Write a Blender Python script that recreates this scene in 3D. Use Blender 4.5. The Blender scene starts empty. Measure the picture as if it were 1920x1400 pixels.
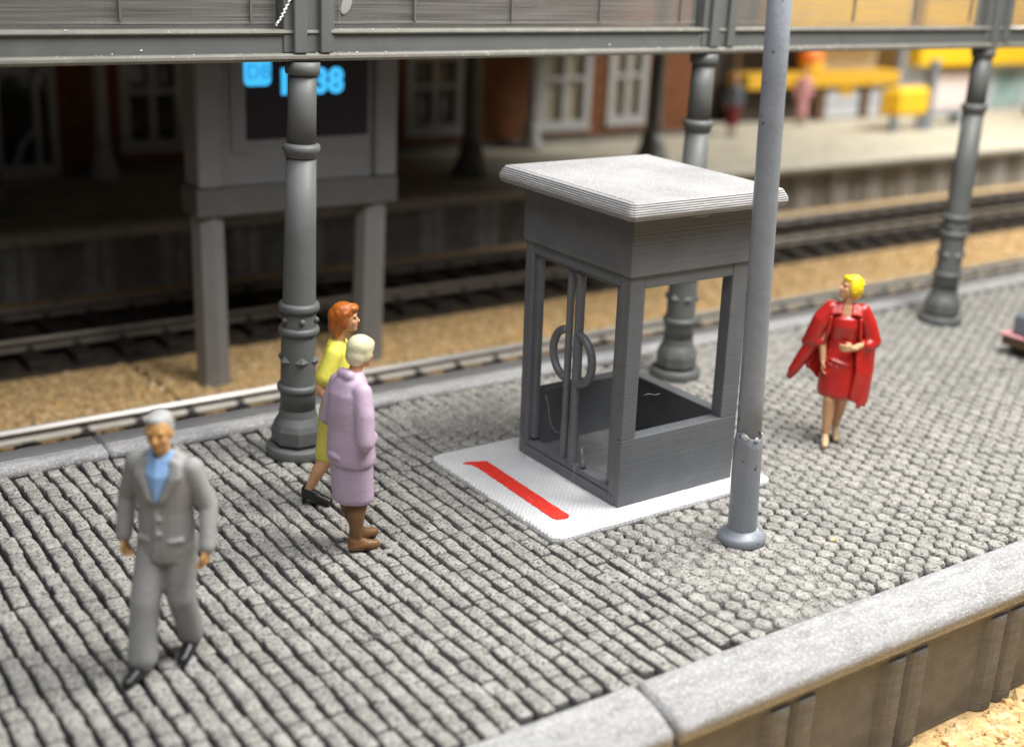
import bpy, bmesh, math, random
from mathutils import Vector, Matrix, Euler, noise
R = math.radians
rng = random.Random(7)
scene = bpy.context.scene
COL = scene.collection

# ------------------------------------------------------------------ camera
CAM = Vector((-6.685, -7.626, 4.745))
YAW, PITCH, ROLL = 0.94644, 0.33439, 0.04887
FPX = 2395.0
fw = Vector((math.cos(YAW)*math.cos(PITCH), math.sin(YAW)*math.cos(PITCH), -math.sin(PITCH)))
r0 = Vector((math.sin(YAW), -math.cos(YAW), 0)); u0 = r0.cross(fw)
rt = math.cos(ROLL)*r0 + math.sin(ROLL)*u0
up = -math.sin(ROLL)*r0 + math.cos(ROLL)*u0
cam = bpy.data.cameras.new('camera'); camo = bpy.data.objects.new('camera', cam); COL.objects.link(camo)
cam.sensor_width = 36; cam.lens = 36*FPX/1920
cam.clip_start = 0.1; cam.clip_end = 300
m = Matrix((rt, up, -fw)).transposed().to_4x4(); m.translation = CAM
camo.matrix_world = m
cam.dof.use_dof = True; cam.dof.focus_distance = 10.6
cam.dof.aperture_fstop = cam.lens/1000/0.14
cam.dof.aperture_blades = 0
scene.camera = camo

# ------------------------------------------------------------------ room light: ceiling panels, faint room ambience
w = bpy.data.worlds.new('World'); scene.world = w; w.use_nodes = True
w.node_tree.nodes['Background'].inputs[0].default_value = (1.0, 0.97, 0.93, 1)
w.node_tree.nodes['Background'].inputs[1].default_value = 0.065
def area(name, loc, aim, sx, sy, power, col):
    l = bpy.data.lights.new(name, 'AREA'); l.shape = 'RECTANGLE'; l.size = sx; l.size_y = sy
    l.energy = power; l.color = col
    o = bpy.data.objects.new(name, l); COL.objects.link(o); o.location = loc
    o.rotation_euler = (Vector(aim)-Vector(loc)).to_track_quat('-Z', 'Y').to_euler()
    return o
area('ceiling_panel', (5.0, -2.8, 13.0), (3.0, 0.0, 0), 7, 4.0, 2600, (1.0, 0.965, 0.90))
area('ceiling_panel_right', (26, 8.0, 13.0), (22, 14, 0), 8, 4, 4700, (1.0, 0.96, 0.89))
area('ceiling_bounce', (-2, -4.5, 14.0), (-1, 0, 0), 16, 9, 2500, (0.97, 0.97, 1.0))
vs = scene.view_settings
vs.view_transform = 'Standard'; vs.look = 'None'; vs.exposure = 0.0; vs.gamma = 1.0; vs.use_curve_mapping = False
scene.cycles.use_denoising = True
scene.cycles.max_bounces = 6

# ------------------------------------------------------------------ helpers
def link(o, parent=None):
    COL.objects.link(o)
    if parent is not None: o.parent = parent
    return o
def tag(o, label=None, cat=None, group=None, kind=None):
    if label: o['label'] = label
    if cat: o['category'] = cat
    if group: o['group'] = group
    if kind: o['kind'] = kind
    return o
def empty(name, loc=(0, 0, 0), rz=0):
    o = bpy.data.objects.new(name, None); COL.objects.link(o); o.location = loc; o.rotation_euler = (0, 0, rz)
    o.empty_display_size = 0.2
    return o
def obj(name, bm, mat, parent=None, smooth=False, loc=None):
    me = bpy.data.meshes.new(name)
    if isinstance(bm, tuple): me.from_pydata(bm[0], [], bm[1])
    else:
        bm.normal_update(); bm.to_mesh(me); bm.free()
    me.materials.append(mat)
    if smooth: me.polygons.foreach_set('use_smooth', [True]*len(me.polygons))
    o = bpy.data.objects.new(name, me); link(o, parent)
    if loc: o.location = loc
    return o
def box(bm, x0, x1, y0, y1, z0, z1, bev=0.0, rot=None, seg=1):
    r = bmesh.ops.create_cube(bm, size=1.0); vs_ = r['verts']
    c = Vector(((x0+x1)/2, (y0+y1)/2, (z0+z1)/2)); s = Vector((abs(x1-x0), abs(y1-y0), abs(z1-z0)))
    for v in vs_:
        v.co = Vector((v.co.x*s.x, v.co.y*s.y, v.co.z*s.z))
        if rot is not None: v.co = rot @ v.co
        v.co += c
    if bev > 0:
        es = list({e for v in vs_ for e in v.link_edges})
        bmesh.ops.bevel(bm, geom=es, offset=bev, segments=seg, affect='EDGES', profile=0.5)
    return bm
def lathe(bm, prof, n=32, c=(0, 0, 0), rfun=None):
    rings = []
    for (r, z) in prof:
        ring = []
        for i in range(n):
            a = 2*math.pi*i/n
            rr = rfun(r, z, a) if rfun else r
            ring.append(bm.verts.new((c[0]+rr*math.cos(a), c[1]+rr*math.sin(a), c[2]+z)))
        rings.append(ring)
    for a, b in zip(rings, rings[1:]):
        for i in range(n):
            bm.faces.new((a[i], a[(i+1) % n], b[(i+1) % n], b[i]))
    bm.faces.new(list(reversed(rings[0]))); bm.faces.new(rings[-1])
    return bm
def tube(bm, pts, rads, n=10):
    pts = [Vector(p) for p in pts]
    if not hasattr(rads, '__len__'): rads = [rads]*len(pts)
    rings = []
    ref = None
    for i, p in enumerate(pts):
        d = (pts[min(i+1, len(pts)-1)]-pts[max(i-1, 0)]).normalized()
        if ref is None:
            ref = d.orthogonal().normalized()
        ref = (ref - d*ref.dot(d)).normalized(); b = d.cross(ref)
        rings.append([bm.verts.new(p + rads[i]*(math.cos(2*math.pi*k/n)*ref + math.sin(2*math.pi*k/n)*b)) for k in range(n)])
    for a, b in zip(rings, rings[1:]):
        for i in range(n):
            bm.faces.new((a[i], a[(i+1) % n], b[(i+1) % n], b[i]))
    bm.faces.new(list(reversed(rings[0]))); bm.faces.new(rings[-1])
    return bm
def prism(bm, prof, x0, x1):
    """(y,z) profile swept along x"""
    a = [bm.verts.new((x0, y, z)) for y, z in prof]; b = [bm.verts.new((x1, y, z)) for y, z in prof]
    n = len(prof)
    fs = [bm.faces.new((a[i], a[(i+1) % n], b[(i+1) % n], b[i])) for i in range(n)]
    bm.faces.new(list(reversed(a))); bm.faces.new(b)
    bmesh.ops.recalc_face_normals(bm, faces=bm.faces)
    return bm
def ellipsoid(bm, c, r, rot=None, seg=20, rings=12):
    c = Vector(c)
    def P(x, y, z):
        p = Vector((x*r[0], y*r[1], z*r[2]))
        return bm.verts.new((rot @ p if rot is not None else p)+c)
    t = P(0, 0, 1); b = P(0, 0, -1); rows = []
    for k in range(1, rings):
        th = math.pi*k/rings; sn, cs = math.sin(th), math.cos(th)
        rows.append([P(sn*math.cos(2*math.pi*i/seg), sn*math.sin(2*math.pi*i/seg), cs) for i in range(seg)])
    for i in range(seg):
        n = (i+1) % seg
        bm.faces.new((t, rows[0][i], rows[0][n])); bm.faces.new((b, rows[-1][n], rows[-1][i]))
        for a, d in zip(rows, rows[1:]): bm.faces.new((a[i], d[i], d[n], a[n]))
def copy_tree(o, parent=None):
    c = o.copy(); COL.objects.link(c); c.parent = parent
    for ch in list(o.children): copy_tree(ch, c)
    return c

# ------------------------------------------------------------------ materials
def mat(name, col, rough=0.5, var=0.0, vscale=6.0, bump=0.0, bscale=60.0, speck=None, layers=None, stretch=None,
        cell=None, metal=0.0, spec=0.5, emit=None, alpha=1.0, coat=0.0, light=None, sss=0.0):
    """speck=(colour, scale, low, high, amount); light=(colour, scale, low, high, amount); layers=(pitch, amount)"""
    ma = bpy.data.materials.new(name); ma.use_nodes = True
    nt = ma.node_tree; N = nt.nodes; L = nt.links
    b = N['Principled BSDF']
    b.inputs['Roughness'].default_value = rough; b.inputs['Metallic'].default_value = metal
    b.inputs['Specular IOR Level'].default_value = spec; b.inputs['Alpha'].default_value = alpha
    b.inputs['Coat Weight'].default_value = coat; b.inputs['Coat Roughness'].default_value = 0.2
    if sss: 
        b.inputs['Subsurface Weight'].default_value = sss; b.inputs['Subsurface Radius'].default_value = (0.03, 0.03, 0.03)
    geo = N.new('ShaderNodeNewGeometry'); pos = geo.outputs['Position']
    if stretch:
        mp = N.new('ShaderNodeMapping'); mp.inputs['Scale'].default_value = stretch; L.new(pos, mp.inputs[0]); spos = mp.outputs[0]
    else: spos = pos
    def nz(scale, detail=3, src=None, rough_=0.55):
        n = N.new('ShaderNodeTexNoise'); n.inputs['Scale'].default_value = scale; n.inputs['Detail'].default_value = detail
        n.inputs['Roughness'].default_value = rough_
        L.new(src or pos, n.inputs['Vector']); return n.outputs['Fac']
    def rgb(c):
        n = N.new('ShaderNodeRGB'); n.outputs[0].default_value = (*c, 1); return n.outputs[0]
    def mix(fac, a, c2, mode='MIX'):
        n = N.new('ShaderNodeMix'); n.data_type = 'RGBA'; n.blend_type = mode
        if isinstance(fac, (int, float)): n.inputs[0].default_value = fac
        else: L.new(fac, n.inputs[0])
        L.new(a, n.inputs[6]); L.new(c2, n.inputs[7]); return n.outputs[2]
    def ramp(x, lo, hi, amt):
        n = N.new('ShaderNodeMapRange'); n.inputs[1].default_value = lo; n.inputs[2].default_value = hi
        n.inputs[3].default_value = 0; n.inputs[4].default_value = amt; L.new(x, n.inputs[0]); return n.outputs[0]
    c = rgb(col)
    if var:
        f = ramp(nz(vscale, 4, spos), 0.3, 0.7, 1.0)
        c = mix(f, rgb([x*(1-var) for x in col]), rgb([min(1, x*(1+var)) for x in col]))
    if cell:
        vo = N.new('ShaderNodeTexVoronoi'); vo.inputs['Scale'].default_value = cell[0]; L.new(pos, vo.inputs['Vector'])
        sx = N.new('ShaderNodeSeparateColor'); L.new(vo.outputs['Color'], sx.inputs[0])
        c = mix(ramp(sx.outputs[0], 0, 1, cell[1]), c, rgb([x*0.45 for x in col]))
    for s in (speck, light):
        if s:
            c = mix(ramp(nz(s[1], 2), s[2], s[3], s[4]), c, rgb(s[0]))
    L.new(c, b.inputs['Base Color'])
    h = None
    if layers:
        wv = N.new('ShaderNodeMapping'); wv.inputs['Scale'].default_value = (0.08, 0.08, 1.0/layers[0]); L.new(pos, wv.inputs[0])
        ln = nz(1.0, 1, wv.outputs[0])
        c2 = mix(ramp(ln, 0.35, 0.65, 1.0), mix(1.0, c, rgb((1-layers[1],)*3), 'MULTIPLY'), c)
        L.new(c2, b.inputs['Base Color']); h = (ln, 0.35, layers[0]*0.5)
        rr = N.new('ShaderNodeMapRange'); rr.inputs[3].default_value = rough-0.1; rr.inputs[4].default_value = rough+0.12
        L.new(ln, rr.inputs[0]); L.new(rr.outputs[0], b.inputs['Roughness'])
    nrm = None
    def addbump(hgt, strength, dist):
        nonlocal nrm
        bp = N.new('ShaderNodeBump'); bp.inputs['Strength'].default_value = strength; bp.inputs['Distance'].default_value = dist
        L.new(hgt, bp.inputs['Height'])
        if nrm: L.new(nrm, bp.inputs['Normal'])
        nrm = bp.outputs[0]
    if h: addbump(*h)
    if bump: addbump(nz(bscale, 4, spos), bump, 0.5/bscale)
    if nrm: L.new(nrm, b.inputs['Normal'])
    if emit:
        b.inputs['Emission Color'].default_value = (*emit[0], 1); b.inputs['Emission Strength'].default_value = emit[1]
    return ma

M = {}
M['stone'] = mat('granite_sett', (0.40, 0.39, 0.36), 0.85, var=0.22, vscale=7, bump=1.0, bscale=38, cell=(6.5, 0.5),
                 speck=((0.045, 0.043, 0.042), 40, 0.54, 0.64, 0.85), light=((0.58, 0.565, 0.51), 30, 0.56, 0.68, 0.6))
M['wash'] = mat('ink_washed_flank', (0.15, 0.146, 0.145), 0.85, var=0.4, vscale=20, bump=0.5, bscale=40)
M['kerb'] = mat('weathered_kerb', (0.35, 0.35, 0.352), 0.8, var=0.22, vscale=9, bump=0.9, bscale=45, stretch=(0.35, 1.6, 1.6),
                speck=((0.20, 0.20, 0.195), 24, 0.60, 0.74, 0.4), light=((0.66, 0.66, 0.655), 44, 0.48, 0.66, 0.6))
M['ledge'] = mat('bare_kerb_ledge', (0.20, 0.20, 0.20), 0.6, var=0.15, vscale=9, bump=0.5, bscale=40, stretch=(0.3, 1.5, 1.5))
M['kerb_far'] = mat('sandy_kerb', (0.55, 0.52, 0.43), 0.8, var=0.15, vscale=4, bump=0.4, bscale=20)
M['farpave'] = mat('sandy_paving', (0.52, 0.49, 0.40), 0.85, var=0.15, vscale=3, bump=0.4, bscale=18, speck=((0.33, 0.31, 0.22), 1.2, 0.55, 0.7, 0.6))
M['wall'] = mat('printed_wall', (0.185, 0.183, 0.178), 0.6, var=0.2, vscale=5, layers=(0.020, 0.16), bump=0.25, bscale=60)
M['farwall'] = mat('far_wall', (0.30, 0.295, 0.285), 0.8, var=0.3, vscale=2.5, bump=0.3, bscale=20, speck=((0.12, 0.15, 0.06), 1.4, 0.6, 0.72, 0.5))
M['farrib'] = mat('far_wall_rib', (0.46, 0.46, 0.47), 0.7, var=0.2, vscale=3)
M['cork'] = mat('cork', (0.70, 0.48, 0.225), 0.9, var=0.4, vscale=9, bump=0.9, bscale=22, speck=((0.20, 0.10, 0.035), 15, 0.58, 0.70, 0.8),
                light=((0.80, 0.62, 0.36), 11, 0.52, 0.66, 0.7))
M['granule'] = mat('cork_granule', (0.70, 0.48, 0.225), 0.85, var=0.3, vscale=9, bump=0.6, bscale=40, speck=((0.33, 0.17, 0.06), 22, 0.60, 0.72, 0.7),
                   light=((0.84, 0.67, 0.42), 8, 0.5, 0.65, 0.8))
M['ballast'] = mat('track_sleeper', (0.035, 0.028, 0.024), 0.6, var=0.3, vscale=12)
M['rail'] = mat('rail_steel', (0.58, 0.565, 0.53), 0.32, metal=0.2, var=0.12, vscale=8, stretch=(0.3, 3, 3))
M['bed'] = mat('dark_track_bed', (0.050, 0.038, 0.028), 0.9, var=0.5, vscale=6, bump=0.8, bscale=25, light=((0.20, 0.14, 0.08), 7, 0.56, 0.68, 0.5))
M['railworn'] = mat('rail_worn', (0.27, 0.24, 0.20), 0.4, metal=0.2, var=0.2, vscale=5)
M['railfoot'] = mat('rail_foot_bright', (0.72, 0.69, 0.61), 0.3, metal=0.1, var=0.12, vscale=6)
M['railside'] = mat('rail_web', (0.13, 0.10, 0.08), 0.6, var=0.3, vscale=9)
M['print'] = mat('grey_print', (0.148, 0.158, 0.172), 0.40, var=0.10, vscale=4, layers=(0.016, 0.20), bump=0.08, bscale=90,
                 light=((0.36, 0.36, 0.36), 55, 0.70, 0.76, 0.5))
M['floorprint'] = mat('grey_print_floor', (0.15, 0.155, 0.16), 0.45, var=0.2, vscale=14, bump=0.7, bscale=70, light=((0.3, 0.3, 0.3), 60, 0.62, 0.72, 0.6))
M['roofprint'] = mat('light_print', (0.40, 0.40, 0.405), 0.45, var=0.16, vscale=1.6, bump=1.0, bscale=38, light=((0.70, 0.70, 0.70), 60, 0.60, 0.68, 0.7))
M['roofedge'] = mat('light_print_edge', (0.40, 0.40, 0.40), 0.5, var=0.06, vscale=3, layers=(0.022, 0.12))
M['white'] = mat('white_print', (0.72, 0.73, 0.74), 0.45, var=0.05, vscale=6)
M['red'] = mat('red_marker', (0.80, 0.045, 0.03), 0.45, var=0.1, vscale=18, light=((0.86, 0.16, 0.12), 26, 0.58, 0.7, 0.5), bump=0.4, bscale=30)
M['plastic'] = mat('grey_plastic', (0.122, 0.128, 0.125), 0.50, var=0.08, vscale=5, bump=0.12, bscale=35,
                   light=((0.55, 0.55, 0.52), 60, 0.74, 0.79, 0.6))
M['lip'] = mat('grey_plastic_edge', (0.22, 0.215, 0.19), 0.30, var=0.12, vscale=6, bump=0.15, bscale=30, light=((0.6, 0.6, 0.57), 30, 0.66, 0.74, 0.7))
M['lamp'] = mat('lamp_grey', (0.24, 0.265, 0.30), 0.38, var=0.08, vscale=5, bump=0.18, bscale=24, speck=((0.07, 0.065, 0.06), 11, 0.70, 0.74, 0.9))
M['lampraw'] = mat('lamp_chipped', (0.55, 0.58, 0.60), 0.3, var=0.1, vscale=20, bump=0.4, bscale=40)
M['display'] = mat('display_grey', (0.24, 0.238, 0.236), 0.55, var=0.06, vscale=3)
M['displaydark'] = mat('display_band', (0.13, 0.128, 0.125), 0.55, var=0.1, vscale=4)
M['screen'] = mat('screen_black', (0.008, 0.005, 0.014), 0.35)
M['cyan'] = mat('screen_cyan', (0.02, 0.10, 0.15), 0.4, emit=((0.055, 0.50, 0.95), 1.15))
M['cyandim'] = mat('screen_cyan_mark', (0.02, 0.10, 0.15), 0.4, emit=((0.02, 0.27, 0.60), 1.0))
M['brick'] = mat('orange_brick', (0.19, 0.068, 0.022), 0.85, var=0.25, vscale=4, bump=0.4, bscale=14)
M['winframe'] = mat('white_window_paint', (0.48, 0.48, 0.49), 0.6, var=0.06)
M['winglass'] = mat('dark_glass', (0.012, 0.013, 0.012), 0.08, spec=0.6)
M['curtain'] = mat('cream_blind', (0.42, 0.38, 0.28), 0.8, var=0.15)
M['plinth'] = mat('plinth_grey', (0.17, 0.165, 0.15), 0.85, var=0.2)
M['yellow'] = mat('yellow_sign', (0.85, 0.52, 0.02), 0.45, var=0.08)
M['amber'] = mat('amber_counter', (0.66, 0.38, 0.03), 0.5, var=0.15)
M['cream'] = mat('cream_wall', (0.70, 0.60, 0.40), 0.8, var=0.08)
M['palegrey'] = mat('pale_panel', (0.47, 0.50, 0.54), 0.5, var=0.08)
M['bluegrey'] = mat('blue_grey_frame', (0.22, 0.25, 0.30), 0.5)
M['brown'] = mat('brown_wood', (0.12, 0.07, 0.035), 0.7)
M['pinkposter'] = mat('pink_poster', (0.78, 0.68, 0.68), 0.6, var=0.03)
M['teal'] = mat('teal_poster', (0.26, 0.36, 0.36), 0.4, var=0.5, vscale=1.6)
M['orange'] = mat('orange_sign', (0.85, 0.22, 0.03), 0.5)
M['darkint'] = mat('dark_interior', (0.05, 0.042, 0.035), 0.8)
M['glue'] = mat('dried_glue', (0.75, 0.75, 0.74), 0.12, alpha=0.4, bump=0.5, bscale=30)
M['string'] = mat('plastic_string', (0.30, 0.30, 0.30), 0.3)
M['bright'] = mat('bright_thread', (0.85, 0.85, 0.83), 0.3)

# glass pane: moulded clear plastic with horizontal streaks
def glass_mat():
    ma = bpy.data.materials.new('moulded_glazing'); ma.use_nodes = True
    N = ma.node_tree.nodes; L = ma.node_tree.links; b = N['Principled BSDF']
    geo = N.new('ShaderNodeNewGeometry'); mp = N.new('ShaderNodeMapping'); mp.inputs['Scale'].default_value = (0.5, 1, 60)
    n = N.new('ShaderNodeTexNoise'); n.inputs['Scale'].default_value = 1.6; n.inputs['Detail'].default_value = 4
    L.new(geo.outputs['Position'], mp.inputs[0]); L.new(mp.outputs[0], n.inputs['Vector'])
    r = N.new('ShaderNodeMapRange'); r.inputs[1].default_value = 0.35; r.inputs[2].default_value = 0.7
    r.inputs[3].default_value = 0.16; r.inputs[4].default_value = 0.42; L.new(n.outputs['Fac'], r.inputs[0]); L.new(r.outputs[0], b.inputs['Alpha'])
    b.inputs['Base Color'].default_value = (0.32, 0.31, 0.29, 1); b.inputs['Roughness'].default_value = 0.2
    bp = N.new('ShaderNodeBump'); bp.inputs['Strength'].default_value = 0.5; bp.inputs['Distance'].default_value = 0.01
    L.new(n.outputs['Fac'], bp.inputs['Height']); L.new(bp.outputs[0], b.inputs['Normal'])
    return ma
M['glazing'] = glass_mat()
# white printed mat: crossing zigzag extrusion paths
def zigzag_mat():
    ma = M['white']; N = ma.node_tree.nodes; L = ma.node_tree.links; b = N['Principled BSDF']
    geo = N.new('ShaderNodeNewGeometry'); hs = []
    for ang in (R(45), R(-45)):
        mp = N.new('ShaderNodeMapping'); mp.inputs['Rotation'].default_value = (0, 0, ang); L.new(geo.outputs['Position'], mp.inputs[0])
        wv = N.new('ShaderNodeTexWave'); wv.inputs['Scale'].default_value = 9; wv.inputs['Distortion'].default_value = 3
        wv.inputs['Detail'].default_value = 2; wv.inputs['Detail Scale'].default_value = 3; L.new(mp.outputs[0], wv.inputs['Vector']); hs.append(wv.outputs['Fac'])
    mx = N.new('ShaderNodeMath'); mx.operation = 'MULTIPLY'; L.new(hs[0], mx.inputs[0]); L.new(hs[1], mx.inputs[1])
    bp = N.new('ShaderNodeBump'); bp.inputs['Strength'].default_value = 0.6; bp.inputs['Distance'].default_value = 0.014
    L.new(mx.outputs[0], bp.inputs['Height']); L.new(bp.outputs[0], b.inputs['Normal'])
zigzag_mat()

# ------------------------------------------------------------------ setting: baseboard, cork beds
CORKZ = -1.08
bm = bmesh.new(); box(bm, -30, 60, -20, 40, -1.6, -1.3)
tag(obj('ground', bm, M['darkint']), kind='structure')
for (x0, x1) in ((-12, -1.33), (-1.23, 45)):
    bm = bmesh.new(); box(bm, x0, x1, 5.0, 12.3, -1.29, CORKZ, 0.02)
    tag(obj('cork_bed', bm, M['cork']), kind='structure')
bm = bmesh.new(); box(bm, -12, 30, -9, -2.4, -1.29, CORKZ-0.05)
tag(obj('cork_bed', bm, M['cork']), kind='structure')

# ------------------------------------------------------------------ platform
PX0, PX1 = -8.0, 16.0
YN, YF = -2.16, 3.29
bm = bmesh.new(); box(bm, PX0, PX1, -2.50, 3.62, -1.29, -0.075)
platform = tag(obj('platform', bm, M['wall']), kind='structure')
SEAM = -0.48
def fill(x, y):
    """how far grout and plaster fill the joints: 0 open, 1 flush"""
    f = 0.0
    for cx, cy, rx, ry, s in ((0.35, -1.35, 0.75, 0.9, 0.62), (0.5, -0.3, 0.6, 0.6, 0.5), (0.7, 2.75, 2.2, 0.55, 0.8), (-0.3, 2.0, 1.0, 0.6, 0.6),
                              (4.5, 2.6, 3.0, 0.8, 0.8), (2.2, -0.4, 0.8, 1.0, 0.5)):
        d = ((x-cx)/rx)**2 + ((y-cy)/ry)**2
        f = max(f, s*max(0, min(1, 1.5-d)))
    f += 0.30*noise.noise(Vector((x*2.2, y*2.2, 0)))+0.18*noise.noise(Vector((x*7, y*7, 2))) + (0.15 if x > SEAM else -0.05)
    return max(0, min(1, f))
# bed between the stones
nx, ny = 420, 100
verts, faces = [], []
for i in range(nx+1):
    x = PX0+(PX1-PX0)*i/nx
    for j in range(ny+1):
        y = YN+(YF-YN)*j/ny
        f = fill(x, y)
        z = -0.062+0.054*f+0.006*noise.noise(Vector((x*14, y*14, 3)))
        verts.append((x, y, z))
for i in range(nx):
    for j in range(ny):
        a = i*(ny+1)+j; faces.append((a, a+ny+1, a+ny+2, a+1))
bedmat = M['stone'].copy(); bedmat.name = 'joint_bed'
N_ = bedmat.node_tree.nodes; L_ = bedmat.node_tree.links; b_ = N_['Principled BSDF']
src = b_.inputs['Base Color'].links[0].from_socket
at = N_.new('ShaderNodeAttribute'); at.attribute_name = 'grout'
mx_ = N_.new('ShaderNodeMix'); mx_.data_type = 'RGBA'; mx_.inputs[6].default_value = (0.018, 0.017, 0.019, 1)
L_.new(at.outputs['Fac'], mx_.inputs[0]); L_.new(src, mx_.inputs[7]); L_.new(mx_.outputs[2], b_.inputs['Base Color'])
bed = obj('paving_bed', (verts, faces), bedmat, platform, smooth=True)
attr = bed.data.attributes.new('grout', 'FLOAT', 'POINT')
attr.data.foreach_set('value', [max(0.0, min(1.0, (v[2]+0.042)/0.030)) for v in verts])

def stone_mesh(lx, ly, cut, seed):
    """one sett, top at z=0, cut corners, pillowed and uneven"""
    r = random.Random(seed)
    def ring(ins, z, jit):
        hx, hy, c = lx/2-ins, ly/2-ins, cut
        P = [(-hx+c, -hy), (hx-c, -hy), (hx, -hy+c*1.3), (hx, hy-c*1.3), (hx-c, hy), (-hx+c, hy), (-hx, hy-c*1.3), (-hx, -hy+c*1.3)]
        return [(x+r.uniform(-jit, jit), y+r.uniform(-jit, jit), z+r.uniform(-jit, jit)*0.6) for x, y in P]
    v = ring(0.0, -0.07, 0) + ring(0.001, -0.014, 0.004) + ring(0.007, -0.004, 0.004) + ring(0.022, 0.001, 0.006)
    v.append((0, 0, r.uniform(0, 0.005)))
    f = []
    for k in range(3):
        for i in range(8): f.append((k*8+i, k*8+(i+1) % 8, k*8+8+(i+1) % 8, k*8+8+i))
    for i in range(8): f.append((24+i, 24+(i+1) % 8, 32))
    return v, f
ROW = 0.145
left_var = [stone_mesh(0.108+0.005*(k % 3), 0.143+0.006*(k % 4), 0.009, k) for k in range(14)]
right_var = [stone_mesh(0.138, 0.150, 0.038, 100+k) for k in range(14)]
def to_mesh(vf, name, washed):
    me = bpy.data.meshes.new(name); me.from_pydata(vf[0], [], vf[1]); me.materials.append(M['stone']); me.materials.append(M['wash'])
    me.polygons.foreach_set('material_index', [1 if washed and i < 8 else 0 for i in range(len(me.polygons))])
    me.polygons.foreach_set('use_smooth', [True]*len(me.polygons)); return me
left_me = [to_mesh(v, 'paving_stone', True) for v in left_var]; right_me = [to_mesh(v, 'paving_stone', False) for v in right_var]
def pix(p):
    d = Vector(p)-CAM; z = d.dot(fw)
    return 960+d.dot(rt)*FPX/z, 700-d.dot(up)*FPX/z, z
stones = []
nrow = int((PX1-PX0)/ROW)
for i in range(nrow):
    x = PX0+ROW*(i+0.5); right = x > SEAM
    pitch = 0.153 if right else 0.154
    y = YN+0.02+((0.5*pitch if i % 2 else 0.0) if right else rng.random()*pitch)
    if not right: y -= pitch*0.6
    while y < YF+0.02:
        k = rng.randrange(14)
        wob = 0.010*math.sin(y*2.1+x*0.7)+(0.006*math.sin(y*9+i))
        cy = y+pitch/2
        if YN+0.06 < cy < YF-0.06 and not (-0.70 < x < 1.60 and -0.1 < cy < 1.65):
            stones.append((x+wob+rng.uniform(-.004, .004), cy, rng.uniform(-0.010, 0.006), rng.uniform(-0.09, 0.09), right, k, rng.uniform(-.05, .05), rng.uniform(-.05, .05)))
        y += pitch+rng.uniform(-0.012, 0.012)*(0 if right else 1)
order = []
for s in stones:
    px, py, d = pix((s[0], s[1], 0))
    hid = (215 < px < 410 and 780 < py < 1230) or (600 < px < 705 and 640 < py < 1020)
    if 10 < px < 1910 and 0 < py < 1390 and not hid: order.append((d, s))
order.sort(key=lambda t: t[0])
single = set(id(s) for d, s in order[:298])
V, F, W = [], [], []
for s in stones:
    x, y, z, rz, right, k, tx, ty = s
    if id(s) in single:
        o = bpy.data.objects.new('paving_stone', (right_me if right else left_me)[k]); link(o, platform)
        o.location = (x, y, z); o.rotation_euler = (tx, ty, rz); o.scale = (1+tx*0.9, 1+ty*1.4, 1)
    else:
        mt = Matrix.Translation((x, y, z)) @ Euler((tx, ty, rz)).to_matrix().to_4x4() @ Matrix.Diagonal((1+tx*0.9, 1+ty*1.4, 1, 1))
        v, f = (right_var if right else left_var)[k]; b0 = len(V)
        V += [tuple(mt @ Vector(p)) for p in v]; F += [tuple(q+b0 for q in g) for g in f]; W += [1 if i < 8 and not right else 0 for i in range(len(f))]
pv = tag(obj('paving', (V, F), M['stone'], platform, smooth=True), kind='stuff')
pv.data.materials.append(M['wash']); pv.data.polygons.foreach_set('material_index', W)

def kerb(name_parent, x0, x1, y_in, sgn, mt, seed, prof=None, name='kerb_stone'):
    """kerb stone: crisp inner edge, top falling outwards, rough, sgn=-1 near side, +1 far side"""
    prof = prof or [(0, -0.07), (0.0, 0.022), (0.022, 0.036), (0.07, 0.037), (0.16, 0.026), (0.27, 0.0), (0.37, -0.035), (0.435, -0.070), (0.455, -0.10), (0.450, -0.19), (0.36, -0.20)]
    n = max(2, int((x1-x0)/0.05)); verts, faces = [], []
    for i in range(n+1):
        x = x0+(x1-x0)*i/n
        for (u, z) in prof:
            j = 0.006*noise.noise(Vector((x*6, u*14, seed)))+0.004*noise.noise(Vector((x*25, u*25, seed+5)))
            verts.append((x, y_in+sgn*(u+0.5*j), z+j))
    k = len(prof)
    for i in range(n):
        for j in range(k):
            a = i*k+j; b = i*k+(j+1) % k
            faces.append((a, b, b+k, a+k) if sgn > 0 else (a, a+k, b+k, b))
    faces.append(tuple(range(k))); faces.append(tuple(n*k+j for j in reversed(range(k))))
    o = obj(name, (verts, faces), mt, name_parent, smooth=False)
    o.data.polygons.foreach_set('use_smooth', [True]*len(o.data.polygons))
    b2 = bmesh.new(); b2.from_mesh(o.data); bmesh.ops.recalc_face_normals(b2, faces=b2.faces); b2.to_mesh(o.data); b2.free()
    return o
for x0, x1 in ((PX0, -1.655), (-1.59, 6.4), (6.43, PX1)): kerb(platform, x0, x1, YN, -1, M['kerb'], 1)
FARPROF = [(0, -0.07), (0.0, 0.010), (0.02, 0.032), (0.19, 0.046), (0.215, 0.040), (0.22, -0.06)]
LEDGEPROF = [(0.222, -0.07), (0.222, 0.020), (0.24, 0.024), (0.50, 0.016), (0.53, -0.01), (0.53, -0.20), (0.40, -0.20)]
for x0, x1 in ((PX0, -3.35), (-3.325, 4.4), (4.43, 11.9), (11.93, PX1)):
    k_ = kerb(platform, x0, x1, YF, 1, M['kerb'], 9, FARPROF)
    kerb(k_, x0, x1, YF, 1, M['ledge'], 11, LEDGEPROF, 'kerb_ledge')
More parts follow.
